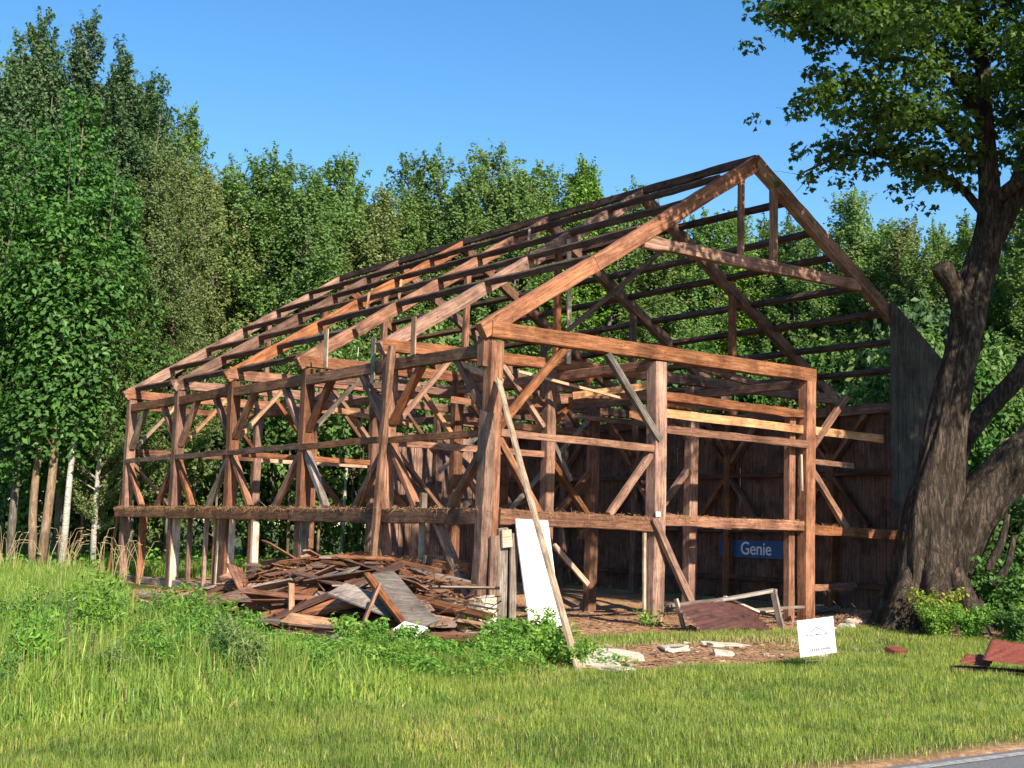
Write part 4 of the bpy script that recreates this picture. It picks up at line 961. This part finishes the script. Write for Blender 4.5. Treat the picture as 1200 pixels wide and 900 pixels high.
for x, y, s, l in ((-7.6, -2.6, 1.0, 'dark leafy weed clump in the middle of the long grass'), (-7.9, -3.3, .9, 'dark weed clump nearest the mown strip in the long grass'), (-7.2, -1.9, .9, 'dark weed behind the two others in the long grass'),
                   (-6.3, -2.6, .8, 'tall weed at the right edge of the long grass left of the plank heap'), (-6.4, -3.3, .8, 'tall weed in front at the right edge of the long grass'), (-6.2, -1.6, .75, 'tall weed nearest the barn at the right edge of the long grass'),
                   (-9.1, -5.3, .8, 'dark weed low at the left beside the seeding stalks'), (-6.9, .5, .8, 'weed far back in the long grass')):
    plant('weed', x, y, 'leaf_bright', l.replace('dark ', 'dense '), 'weed', s=s*1.25)
wl = 'weed belt before the plank heap'
for k_ in range(46):
    t = rnd.random(); x, y = rnd.uniform(-7.2, -3.6), rnd.uniform(-6.6, -3.8) if k_ % 2 else rnd.uniform(-4.5, .5)
    if y > -3.8: x = rnd.uniform(-7.4, -5.5)
    plant('weed' if k_ % 3 else 'berry', x, y, 'leaf_bright' if k_ % 4 else 'leaf_rich', wl+(', at its left end' if x < -6 else ', near its middle' if x < -4.8 else ', at its right end')+(', deep green' if k_ % 4 == 0 else ', light green')+(' low cane' if k_ % 3 == 0 else ' upright stem'), 'weed', 'leafy weeds in the belt before the plank heap', rnd.uniform(.42, .72) if y < -3.8 else rnd.uniform(.6, .95))
for k_ in range(40):
    x, y = rnd.uniform(-10.2, -6.5), rnd.uniform(-6.8, 3.5)
    if y > -2: x += 1.6
    plant('weed', x, y, ('leaf_bright', 'leaf_olive', 'leaf_rich')[k_ % 3], ('light green', 'olive', 'deep green')[k_ % 3]+' weed in the long grass, '+('far part' if y > .5 else 'middle part' if y > -3 else 'nearest part')+(', left side' if x < (-8.5 if y < -2 else -7) else ', right side'), 'weed', 'weeds scattered in the long grass', rnd.uniform(.55, .95))
# seeding dock stalks
for k_, (x, y, h, l, lab) in enumerate(((-8.7, -4.9, .85, .05, 'upright yellow green seeding stalk at the left of the long grass'), (-9.5, -5.2, .75, -.35, 'yellow green seeding stalk leaning left at the picture edge'), (-8.55, -5.2, .55, .1, 'short seeding stalk beside the upright one'))):
    e = empty('seed_stalk', (x, y, gzf(x, y))); tag(e, lab, 'weed'); b = MB(); d = gr*l
    b.tube([(0, 0, 0), tuple(d*h*.4+Vector((0, 0, h*.5))), tuple(d*h+Vector((0, 0, h)))], [.008, .006, .003], 5); b.build('stem', M['stem'], e)
    rr = np.random.default_rng(k_); n = 900; t = rr.uniform(.42, 1, n); P = np.outer(t, np.array(d)*h)*1.0+np.stack([0*t, 0*t, t*h], 1)+rr.normal(0, .022, (n, 3))*(1.3-t[:, None]*.8)
    v, f = leaves(P, rr.normal(0, 1, (n, 3)), .018, rr, droop=.1); link('seed_head', mesh_np('seed_head', v, [f]), M['leaf_yellow' if 0 else 'leaf_olive'], e)
# dry grass heads by the rear corner
for k_ in range(16):
    x, y = -1.0+rnd.uniform(-2.6, .9), 17.5+rnd.uniform(-2.5, 3.0)
    e = empty('dry_weed_stalk', (x, y, 0)); tag(e, 'dry tan weed stalk standing in the long grass by the rear barn corner', 'weed', 'dry stalks by the rear barn corner'); b = MB()
    for q in range(4):
        lx, ly, h = rnd.uniform(-.5, .5), rnd.uniform(-.3, .3), rnd.uniform(.9, 1.5)
        b.tube([(0, 0, 0), (lx*.3, ly*.3, h*.6), (lx*.8, ly*.8, h*.95), (lx*1.25, ly*1.25, h*.97)], [.006, .005, .004, .008], 4)
    b.build('stem', M['drystraw'], e)
# bushes round the maple's foot
bl = [(site(8.0, 25.0), 'leaf_yellow', .85, 'yellowing bush left of the maple trunk foot'), (site(7.75, 24.2), 'leaf_bright', .6, 'low bright bush under the yellowing one'), (site(8.35, 24.2), 'leaf_bright', .6, 'low green bush in front of the maple trunk'),
      (site(8.9, 23.4), 'leaf_rich', .62, 'dark bush in shade right of the maple trunk'), (site(9.4, 23.6), 'leaf_bright', .78, 'green bush between the maple and the rusty sheets'), (site(9.1, 22.4), 'leaf_rich', .5, 'low dark bush just behind the small rusty sheet'),
      (site(9.9, 24.4), 'leaf_bright', .95, 'tall bright bush behind the rusty sheets'), (site(10.5, 25.2), 'leaf_rich', 1.1, 'dark bush at the right edge behind the rusty sheets'), (site(9.7, 22.6), 'leaf_bright', .6, 'bush right behind the big rusty sheet'),
      (site(10.4, 23.2), 'leaf_bright', .8, 'bush at the right edge above the rusty sheet'), (site(11.3, 24.6), 'leaf_rich', 1.1, 'bush beyond the right edge under the maple'), (site(9.6, 26.6), 'leaf_rich', 1.3, 'tall shaded bush right of the maple roots'),
      (site(10.6, 27.6), 'leaf_rich', 1.6, 'large shaded bush behind the maple limb'), (site(11.9, 28.5), 'leaf_mid', 1.9, 'large bush rising beyond the maple limb'), (site(7.95, 24.7), 'leaf_bright', .55, 'small bright bush between the yellow one and the grass'), (site(10.9, 30.5), 'leaf_mid', 2.4, 'tall thicket bush seen above the maple limb'),
      (site(12.6, 31.0), 'leaf_mid', 2.8, 'tallest thicket bush right of the maple')]
for p, lf, s, lab in bl: plant('bush', p.x, p.y, lf, lab, 'bush', s=s)

# ------------------------------------------------------------------ the plank heap
def heap_h(x, y):
    return 1.0*float(gauss(x, y, -2.3, -.7, 1.25, 2.0, .22))+.62*float(gauss(x, y, -2.7, 2.9, 1.1, 1.9))
rp = random.Random(21)
def plank(c, L, wd, th, az, tilt, roll, m, label, group=None, name='plank', cat='plank'):
    _seed[0] += 1; me = timber_mesh(L, wd, th, min(.006, th*.25), .35, .05, _seed[0]); me.name = name
    o = link(name, me, M[m]); x = Vector((math.cos(az)*math.cos(tilt), math.sin(az)*math.cos(tilt), math.sin(tilt)))
    z = Vector((0, 0, 1)); z = (z-x*x.dot(z)).normalized(); y = z.cross(x)
    q = Matrix.Rotation(roll, 3, x); y = q@y; z = q@z; p = Vector(c)-x*L/2
    o.matrix_world = Matrix(((x.x, y.x, z.x, p.x), (x.y, y.y, z.y, p.y), (x.z, y.z, z.z, p.z), (0, 0, 0, 1)))
    tag(o, label, cat, group); return o
desc = {'wood_brown': 'broken dull brown plank in the heap beside the barn', 'wood': 'broken reddish plank in the heap beside the barn', 'wood_grey': 'weathered grey plank in the heap beside the barn',
        'wood_dark': 'dark rotten plank in the heap beside the barn', 'wood_tan': 'fresh orange split plank in the heap beside the barn', 'wood_pale': 'pale split plank in the heap beside the barn'}
k_ = 0
while k_ < 280:
    x = rp.gauss(-2.6, 1.2); y = rp.gauss(1.0, 2.9)
    h = heap_h(x, y)
    if h < .06 or x > -.15 or x < -4.9 or y < -4.4 or (x > -1.5 and y < -.3) or (x > -2.3 and y < -1.4): continue
    e_ = .25; gx = (heap_h(x+e_, y)-heap_h(x-e_, y))/(2*e_); gy = (heap_h(x, y+e_)-heap_h(x, y-e_))/(2*e_)
    az = math.pi/2+.55+rp.gauss(0, .42) if rp.random() < .8 else rp.uniform(0, 3.14)     # most lie across the view
    sl = gx*math.cos(az)+gy*math.sin(az); L = rp.uniform(.7, 2.6)*(1 if rp.random() < .8 else .5)
    layer = rp.random()**.6; z = float(gzf(x, y))*.8+h*layer+.03
    zone = ('at the far left end of the heap' if y > 2.6 else 'on the left slope of the heap' if y > .6 else 'in the middle of the heap' if y > -1.4 else 'at the right end of the heap'); lvl = 'topmost' if layer > .9 else 'half buried' if layer > .5 else 'lowest'
    mm = rp.choices(list(desc), (34, 22, 22, 12, 7, 3))[0]
    if x > -2.1 and y < .4: L = min(L, 1.1)
    plank((x, y, z), L, rp.uniform(.08, .32), rp.uniform(.016, .03) if rp.random() < .8 else rp.uniform(.05, .09), az, max(-.42, min(.42, math.atan(sl*layer)+rp.gauss(0, .08))), rp.gauss(0, .30), mm, desc[mm].split(' in the heap')[0].replace('broken ', 'long ' if L > 1.7 else 'short ' if L < .8 else 'broken ')+', '+lvl+', '+zone, 'loose planks of the heap')
    k_ += 1
for k_ in range(34):
    t = k_/33; x, y = -4.35+.9*abs(t-.5)+rp.uniform(-.35, .5), 5.2-8.9*t
    mm = rp.choices(list(desc), (30, 20, 20, 10, 12, 8))[0]; L = rp.uniform(.8, 2.3)
    plank((x, y, float(gzf(x, y))+rp.uniform(.05, .26)), L, rp.uniform(.1, .34), rp.uniform(.018, .04), 2.15+rp.gauss(0, .35), max(-.12, min(.14, rp.gauss(.02, .07))), rp.gauss(.15, .25), mm,
          desc[mm].split(' in the heap')[0].replace('broken ', 'long ' if L > 1.7 else 'broken ')+', spread along the front foot of the heap, '+('left part' if t < .33 else 'middle part' if t < .66 else 'right part'), 'loose planks of the heap')
rg_ = np.random.default_rng(77); n = 1700; X_ = rg_.normal(-2.2, 1.2, n); Y_ = rg_.normal(.5, 2.7, n)
H_ = np.array([heap_h(a, b) for a, b in zip(X_, Y_)]); k = (H_ > .04) & ~((X_ > -1.5) & (Y_ < -.3)) & (X_ < -.2) & (Y_ > -4.4) & (X_ > -4.9); X_, Y_, H_ = X_[k], Y_[k], H_[k]; n = len(X_)
az = rg_.normal(2.1, .7, n); ln = rg_.uniform(.06, .38, n); wd = rg_.uniform(.004, .022, n); c = np.stack([X_, Y_, ground_z(X_, Y_)*.8+H_*rg_.uniform(.6, 1.03, n)+.03], 1)
d = np.stack([np.cos(az), np.sin(az), rg_.normal(0, .35, n)], 1)*ln[:, None]/2; s_ = unit(np.cross(d, rg_.normal(0, 1, (n, 3))))*wd[:, None]; t_ = unit(np.cross(d, s_))*wd[:, None]*.5
q = np.stack([c-d-s_-t_, c-d+s_-t_, c-d+t_, c+d*1.1-s_*.3, c+d*1.1+s_*.3, c+d*1.1+t_*.3], 1).reshape(-1, 3); i_ = np.arange(n)[:, None]*6
tag(link('splinters', mesh_np('splinters', q, [np.concatenate([i_+[0, 1, 4, 3], i_+[1, 2, 5, 4], i_+[2, 0, 3, 5]])]), M['wood_brown']), kind='stuff')
# boards that stand out on the heap
def slab(name, corners, th, m, label, cat, nsub=6):
    """four corners (quad) -> thin board with thickness and slight warp"""
    c = [Vector(q) for q in corners]; n = (c[1]-c[0]).cross(c[3]-c[0]).normalized(); b = MB(); vs = []
    for s in (0, 1):
        for i in range(nsub+1):
            for k in range(nsub+1):
                a = c[0].lerp(c[1], i/nsub); d = c[3].lerp(c[2], i/nsub); p = a.lerp(d, k/nsub)
                vs.append(p+n*(s*th+.02*noise.noise(p*2.3)))
    f = []; w_ = nsub+1; o = w_*w_
    for i in range(nsub):
        for k in range(nsub):
            q = i*w_+k; f.append((q, q+w_, q+w_+1, q+1)); q += o; f.append((q, q+1, q+w_+1, q+w_))
    for k in range(nsub):
        for (a, b2) in (((k, k+1)), ((nsub*w_+k+1, nsub*w_+k))): f.append((a, b2, b2+o, a+o))
        for (a, b2) in (((k+1)*w_, k*w_), (k*w_+nsub, (k+1)*w_+nsub)): f.append((a, b2, b2+o, a+o))
    ctr = sum(c, Vector())/4; vs = [v-ctr for v in vs]; b.add(vs, f); ob = b.build(name, M[m]); ob.location = ctr
    return tag(ob, label, cat)
slab('wide_board', [(-3.42, -2.03, 1.02), (-2.95, -1.85, 1.05), (-2.98, -3.2, .42), (-3.52, -3.38, .30)], .03, 'wood_grey', 'wide grey board leaning down the front of the plank heap', 'board')
plank((-3.52, -2.72, .62), 1.75, .09, .08, math.atan2(-1.35, -.12), -.45, .2, 'wood', 'square brown batten along the edge of the wide grey board', name='batten', cat='batten')
plank((-3.98, -2.9, .46), 1.25, .12, .04, math.atan2(-.6, -.71), -.72, .9, 'wood_brown', 'short plank propped upright in front of the heap', name='propped_plank')
plank((-3.98, -2.5, .17), 2.3, .20, .05, math.atan2(-2.0, .6), -.09, .35, 'wood_tan', 'long bright orange plank lying along the foot of the heap', name='orange_plank')
plank((-4.1, -1.9, .30), 1.4, .26, .03, math.atan2(-1.6, .7), -.06, .5, 'wood_tan', 'wide orange board above the long orange plank', name='orange_board', cat='board')
slab('grey_board', [(-3.95, -1.7, .72), (-3.55, -1.5, .86), (-3.1, -2.45, .62), (-3.5, -2.75, .44)], .025, 'wood_grey', 'grey board lying flat left of the wide leaning board', 'board')
slab('brown_board', [(-3.7, .15, .66), (-3.2, .3, .95), (-3.15, -.3, .95), (-3.62, -.5, .62)], .025, 'wood', 'square brown board at the left shoulder of the heap', 'board')
slab('white_sheet', [(-3.62, -3.35, .42), (-3.92, -3.3, .24), (-3.95, -3.85, .10), (-3.5, -3.75, .36)], .02, 'white_sheet', 'crumpled dirty white sheet at the right foot of the heap', 'sheet')
plank((-4.05, -.75, .38), .95, .09, .04, 1.2, 1.15, .3, 'wood_tan', 'short split stick standing up at the left of the heap', name='split_stick', cat='stick')
plank((-2.6, -3.1, .16), 1.9, .4, .06, 2.2, .06, .2, 'wood_dark', 'dark wide board low at the right end of the heap', name='dark_board', cat='board')
plank((-2.3, -2.5, .36), 1.3, .3, .05, 2.25, .1, .25, 'wood_tan', 'tan board on the stones at the right end of the heap', name='tan_board', cat='board')
plank((-4.35, -3.35, .03), 1.5, .12, .05, math.atan2(-1.4, .8), 0, .1, 'wood_grey', 'grey beam end flat on the ground in front of the heap', name='grey_plank')
for x, y, L, a, m_ in ((5.3, 3.0, 1.6, .5, 'wood_brown'), (4.6, 4.6, 1.2, 2.0, 'wood'), (6.0, 5.0, 1.8, 1.0, 'wood_brown'), (8.6, .9, 2.2, .3, 'wood_grey'), (9.2, 1.5, 1.8, -.1, 'wood_pale'), (9.9, 1.2, 1.4, .2, 'wood_grey'), (7.4, 1.6, 1.9, .15, 'wood_grey'),
                       (5.2, 7.0, 1.5, .4, 'wood_brown'), (5.8, 8.6, 1.4, 2.4, 'wood_tan'), (1.8, 5.5, 1.9, 1.3, 'wood_brown'), (1.0, 9.5, 2.4, 1.5, 'wood_grey'), (6.6, 9.6, 1.3, .9, 'wood')):
    plank((x, y, float(gzf(x, y))+.06), L, .15, .03, a, rp.uniform(-.06, .12), rp.gauss(0, .15), m_, 'loose board lying on the earth floor inside the barn', 'loose boards on the barn floor')
# ------------------------------------------------------------------ stones
def stone(x, y, z, s, m_, label, group=None, cat='stone', flat=.6, name='stone'):
    b = bpy.data.meshes.new(name); import bmesh
    bm = bmesh.new(); bmesh.ops.create_icosphere(bm, subdivisions=3, radius=1.0); ph = rp.uniform(0, 90)
    for v in bm.verts:
        p = v.co.normalized(); q = Vector((max(-.62, min(.62, p.x)), max(-.62, min(.62, p.y)), max(-.55, min(.55, p.z))))*1.45
        v.co = q*(1+.20*noise.noise(p*1.6+Vector((ph, 0, 0)))+.07*noise.noise(p*4.5+Vector((0, ph, 0))))
    bm.to_mesh(b); bm.free(); o = link(name, b, M[m_]); o.location = (x, y, z)
    sx, sy = s if isinstance(s, tuple) else (s, s*rp.uniform(.6, .95)); o.scale = (sx/2, sy/2, flat*min(sx, sy)/2); o.rotation_euler = (rp.uniform(-.15, .15), rp.uniform(-.15, .15), rp.uniform(0, 3.1))
    return tag(o, label, cat, group)
for k_ in range(34):     # rubble footing under the near bay of the long wall
    row = k_ // 12; y = -.7+(k_ % 12)*.30+row*.13; x = -.35+rp.uniform(-.16, .10)-(.25 if row == 0 else 0)
    stone(x-.15, y, .10+row*.17, (rp.uniform(.26, .42), rp.uniform(.2, .3)), 'stone' if rp.random() < .75 else 'stone_pale', 'brown field stone in the rubble footing under the near bay', 'stones of the rubble footing', flat=.75)
stone(-.95, -1.15, .22, (.55, .5), 'stone_pale', 'large buff block at the end of the rubble footing', flat=.9, cat='stone block')
stone(-.8, -1.05, .52, (.42, .35), 'stone_pale', 'smaller buff block topping the footing end', flat=.7, cat='stone block')
for x, y, s, l, fl in ((-1.95, -5.35, (1.0, .55), 'long pale slab of rock in the bare strip', .35), (-2.25, -6.15, (.5, .3), 'flat white stone nearest the leaning pole foot', .3), (-1.2, -5.0, (.7, .5), 'grey slab behind the long pale slab', .3), (.75, -5.0, (.30, .24), 'round white stone alone in the grass strip', .6),
                   (.6, -4.1, (.9, .4), 'flat buff slab in the middle of the bare strip', .25), (1.9, -3.9, (.8, .35), 'flat buff slab near the rusty sheet', .22), (8.0, -1.3, (.36, .3), 'orange stone right of the sign behind it', .7), (7.3, -1.7, (.32, .26), 'pale stone just right of the sign', .7),
                   (-2.3, 8.3, (.42, .36), 'pale rounded stone at the left wall', .9), (-2.0, 9.6, (.7, .4), 'long pale stone under the left wall studs', .5), (6.6, -1.9, (.25, .2), 'small stone low beside the sign', .6), (2.0, -5.7, (.34, .2), 'small flat stone left of the sign shadow', .4)):
    stone(x, y, float(gzf(x, y))+.02, s, 'stone_pale', l, flat=fl)
for k_ in range(26):
    p = site(rp.uniform(6.0, 7.6), rp.uniform(17.0, 18.3)); stone(p.x, p.y, .02, rp.uniform(.05, .14), 'stone_pale', 'small white rubble stone in front of the rusty sheets', 'white rubble by the rusty sheets', flat=.5)
for k_ in range(40):
    x, y = rp.uniform(-3.2, 4), rp.uniform(-6.2, -3); stone(x, y, float(gzf(x, y))+.01, rp.uniform(.05, .13), 'stone_pale' if rp.random() < .5 else 'stone', 'small stone in the bare strip before the gable', 'small stones of the bare strip', flat=.5)
b = MB(); b.box((0, 0, 0), (.30, .18, .07), Matrix.Rotation(.3, 3, 'X')); o = b.build('brick_piece', M['rust_red']); o.location = (3.5, -5.88, .07); tag(o, 'small red brick piece alone in the grass', 'brick')

# ------------------------------------------------------------------ leaning things
slab('white_board', [(.52, -.60, -.10), (1.20, -.60, -.10), (1.10, -.22, 1.89), (.38, -.24, 1.90)], .035, 'white', 'tall white board leaning against the front girt beside the corner post', 'board', 4)
def pole(name, p0, p1, a, b_, m_, label, cat='pole', rough=.006):
    o = timber(name, p0, p1, a, b_, m_, None, (0, 1, 0), rough); return tag(o, label, cat)
pole('leaning_pole', (-2.86, -6.25, -.05), (-.02, -.20, 4.30), .13, .04, 'wood_pale', 'long pale pole leaning from the grass up to the near corner post')
pole('leaning_stick', (0.0, 19.45, -.05), (-.06, 18.2, 3.15), .07, .05, 'wood_tan', 'thin stick leaning on the rear left corner of the barn', 'stick')
pole('black_pipe', (.42, -.02, 0), (.42, -.02, 1.5), .07, .07, 'wood_dark', 'dark upright post behind the left edge of the white board', 'post', .003)
# broken grey frame leaning behind the rusty sheet
fr = empty('broken_frame', (4.6, -.9, 0)); tag(fr, 'broken grey wooden frame lying behind the curved rusty sheet', 'frame'); fo = Vector((4.6, -.9, 0))
def fpart(n, p0, p1, a, b_, m_='wood_grey'): return timber(n, Vector(p0)-fo, Vector(p1)-fo, a, b_, m_, fr, (0, 1, 0), .006)
fpart('rail', (3.5, -.75, .42), (4.72, -.86, .53), .05, .16); fpart('rail', (4.70, -.88, .53), (5.88, -1.15, .72), .05, .16)
fpart('leg', (5.80, -1.18, .72), (5.70, -1.52, -.05), .05, .13); fpart('leg', (4.46, -.92, .50), (4.36, -.98, .0), .05, .10); fpart('leg', (5.2, -.9, .35), (5.1, -1.0, -.05), .05, .12)
fpart('leg', (3.50, -.98, .56), (3.62, -1.12, -.08), .04, .09, 'wood_pale'); fpart('brace', (4.9, -.8, .58), (5.7, -.9, .3), .04, .08, 'wood_pale'); fpart('rail', (5.2, -.6, .28), (7.6, -.3, .34), .05, .1)

# curved rusty corrugated sheet
def corrugated(name, O, ex, ey, ez, L, W, rise, waves, amp, m_, label, nx=30, curl=0.0):
    """ex along the ridges (curved upward by rise), ey across them"""
    ex, ey, ez = Vector(ex).normalized(), Vector(ey).normalized(), Vector(ez).normalized(); O = Vector(O)
    ny = waves*8; vs = []; f = []
    for s in (0, 1):
        for i in range(nx+1):
            for k in range(ny+1):
                t = i/nx; u_ = k/ny
                z = rise*math.sin(t*math.pi)*(1-.3*u_)+amp*math.sin(u_*waves*2*math.pi)+curl*u_*u_*t+.02*noise.noise(Vector((t*3, u_*3, waves)))
                vs.append(ex*(t*L)+ey*(u_*W)+ez*(z-s*.004))
    w_ = ny+1; o = (nx+1)*w_
    for i in range(nx):
        for k in range(ny):
            q = i*w_+k; f.append((q, q+w_, q+w_+1, q+1)); q += o; f.append((q, q+1, q+w_+1, q+w_))
    for k in range(ny): f.append((k, k+1, k+1+o, k+o)); f.append((nx*w_+k+1, nx*w_+k, nx*w_+k+o, nx*w_+k+1+o))
    for i in range(nx): f.append(((i+1)*w_, i*w_, i*w_+o, (i+1)*w_+o)); f.append((i*w_+ny, (i+1)*w_+ny, (i+1)*w_+ny+o, i*w_+ny+o))
    b = MB(); b.add(vs, f); ob = b.build(name, M[m_], None, True); ob.location = O
    return tag(ob, label, 'metal sheet')
corrugated('rusty_sheet', (3.30, -2.0, -.06), (2.3, .55, 0), (-.05, .9, .60), (.1, -.60, .9), 2.35, .86, .16, 9, .016, 'rust_dark', 'dark curved rusty corrugated sheet lying inside the gable opening')
corrugated('rusty_sheet', site(6.20, 17.55, .22), gr*1.0+gf*-.55+Vector((0, 0, -.13)), gr*.42+gf*.80+Vector((0, 0, .26)), (0, 0, 1), 1.5, .80, .03, 8, .013, 'rust_red', 'large red rusty corrugated sheet at the right edge of the grass')
corrugated('rusty_sheet', site(6.02, 17.9, .14), gr*1.0+gf*-.4+Vector((0, 0, -.12)), gr*.5+gf*.8+Vector((0, 0, .22)), (0, 0, 1), .36, .42, .01, 3, .012, 'rust_red', 'small red rusty sheet left of the large red one')
corrugated('rusty_sheet', site(5.85, 17.75, .05), gr*1.0+gf*-.45, gr*.3+gf*.9+Vector((0, 0, .05)), (0, 0, 1), 1.7, .5, .01, 4, .010, 'rust_dark', 'dark sheet lying flat underneath the red ones')

# yard sign
sg = empty('yard_sign', (.51, -6.98, 0)); tag(sg, 'small white yard sign with a roof truss drawing standing in the grass', 'sign')
w1, h1 = .66, .47; b = MB(); b.box((0, 0, 0), (w1, .012, h1)); pn = b.build('sign_panel', M['sign_white'], sg)
pn.location = (0, 0, .43); pn.rotation_euler = (R(-4), R(-4.5), R(-3))
def ink(parts, name):
    b = MB()
    for (x0, z0, x1, z1, t) in parts:
        c = ((x0+x1)/2, -.008, (z0+z1)/2); L = math.hypot(x1-x0, z1-z0); b.box(c, (L, .002, t), Matrix.Rotation(-math.atan2(z1-z0, x1-x0), 3, 'Y'))
    o = b.build(name, M['ink'], pn); return o
ink([(-.19, .03, .0, .13, .012), (.0, .13, .19, .03, .012), (-.20, .026, .20, .026, .012), (0, .026, 0, .126, .008), (-.09, .078, .0, .03, .007), (.09, .078, .0, .03, .007), (-.06, .095, .06, .095, .007)], 'truss_drawing')
rs_ = random.Random(4); row = []; x = -.27
while x < .26:
    l = rs_.uniform(.02, .05); row.append((x, -.035, x+l, -.035, .012)); x += l+.012
x = -.20
while x < .24:
    l = rs_.uniform(.012, .03); row.append((x, -.165, x+l, -.165, .034)); x += l+.01
ink(row, 'faded_lettering')
b = MB()
for x in (-.19, .19): b.tube([(x, .012, -.05), (x, .012, .44)], [.005, .005], 6)
b.tube([(-.19, .012, .12), (.19, .012, .12)], [.004, .004], 6); b.build('wire_stake', M['metal_wire'], sg)

# blue lettered panel on the inside of the long board wall
bp = empty('blue_panel', (12.93, 6.15, 1.40)); tag(bp, 'blue panel with white lettering on the shaded board wall inside the barn', 'sign')
b = MB(); b.box((0, .1, 0), (.05, 2.6, .46)); b.build('panel', M['blue'], bp)
fc = bpy.data.curves.new('lettering', 'FONT'); fc.body = 'Genie'; fc.size = .48; fc.extrude = .004; fc.offset = .004; fc.align_x = 'CENTER'; fc.align_y = 'CENTER'; fc.space_character = .98
tmp = bpy.data.objects.new('tmp', fc); col.objects.link(tmp); dg = bpy.context.evaluated_depsgraph_get(); lm = bpy.data.meshes.new_from_object(tmp.evaluated_get(dg)); bpy.data.objects.remove(tmp); lm.materials.clear(); to = link('lettering', lm, M['letter'], bp)
to.matrix_local = Matrix(((0, 0, -1, -.032), (-1, 0, 0, .04), (0, 1, 0, .0), (0, 0, 0, 1)))
# coat hook like wire on the girt and twigs in the chips
for k_ in range(14):
    x, y = 8.2+rp.uniform(-.3, 1.2), -.9+rp.uniform(-.6, .8); b = MB(); L = rp.uniform(.3, .9); a = rp.uniform(0, 3.1)
    b.tube([(0, 0, 0), (math.cos(a)*L*.5, math.sin(a)*L*.5, .10), (math.cos(a)*L, math.sin(a)*L, rp.uniform(.02, .4))], [.012, .010, .005], 5)
    o = b.build('twig', M['wood_brown']); o.location = (x, y, float(gzf(x, y))+.03); tag(o, 'dry brown twig in the bark litter by the right gable post', 'twig', 'twigs in the litter by the maple')
x_ = np.random.default_rng(9); n = 9000; P = np.stack([x_.normal(8.9, .9, n), x_.normal(-.9, .75, n)], 1); hh = .22*gauss(P[:, 0], P[:, 1], 8.9, -.9, .8, .6)*x_.random(n)
v, f = leaves(np.stack([P[:, 0], P[:, 1], ground_z(P[:, 0], P[:, 1])+hh+.01], 1), np.tile([0, 0, .8], (n, 1)), .075, x_, aspect=.35)
tag(link('bark_litter', mesh_np('bark_litter', v, [f]), M['chip']), kind='stuff')
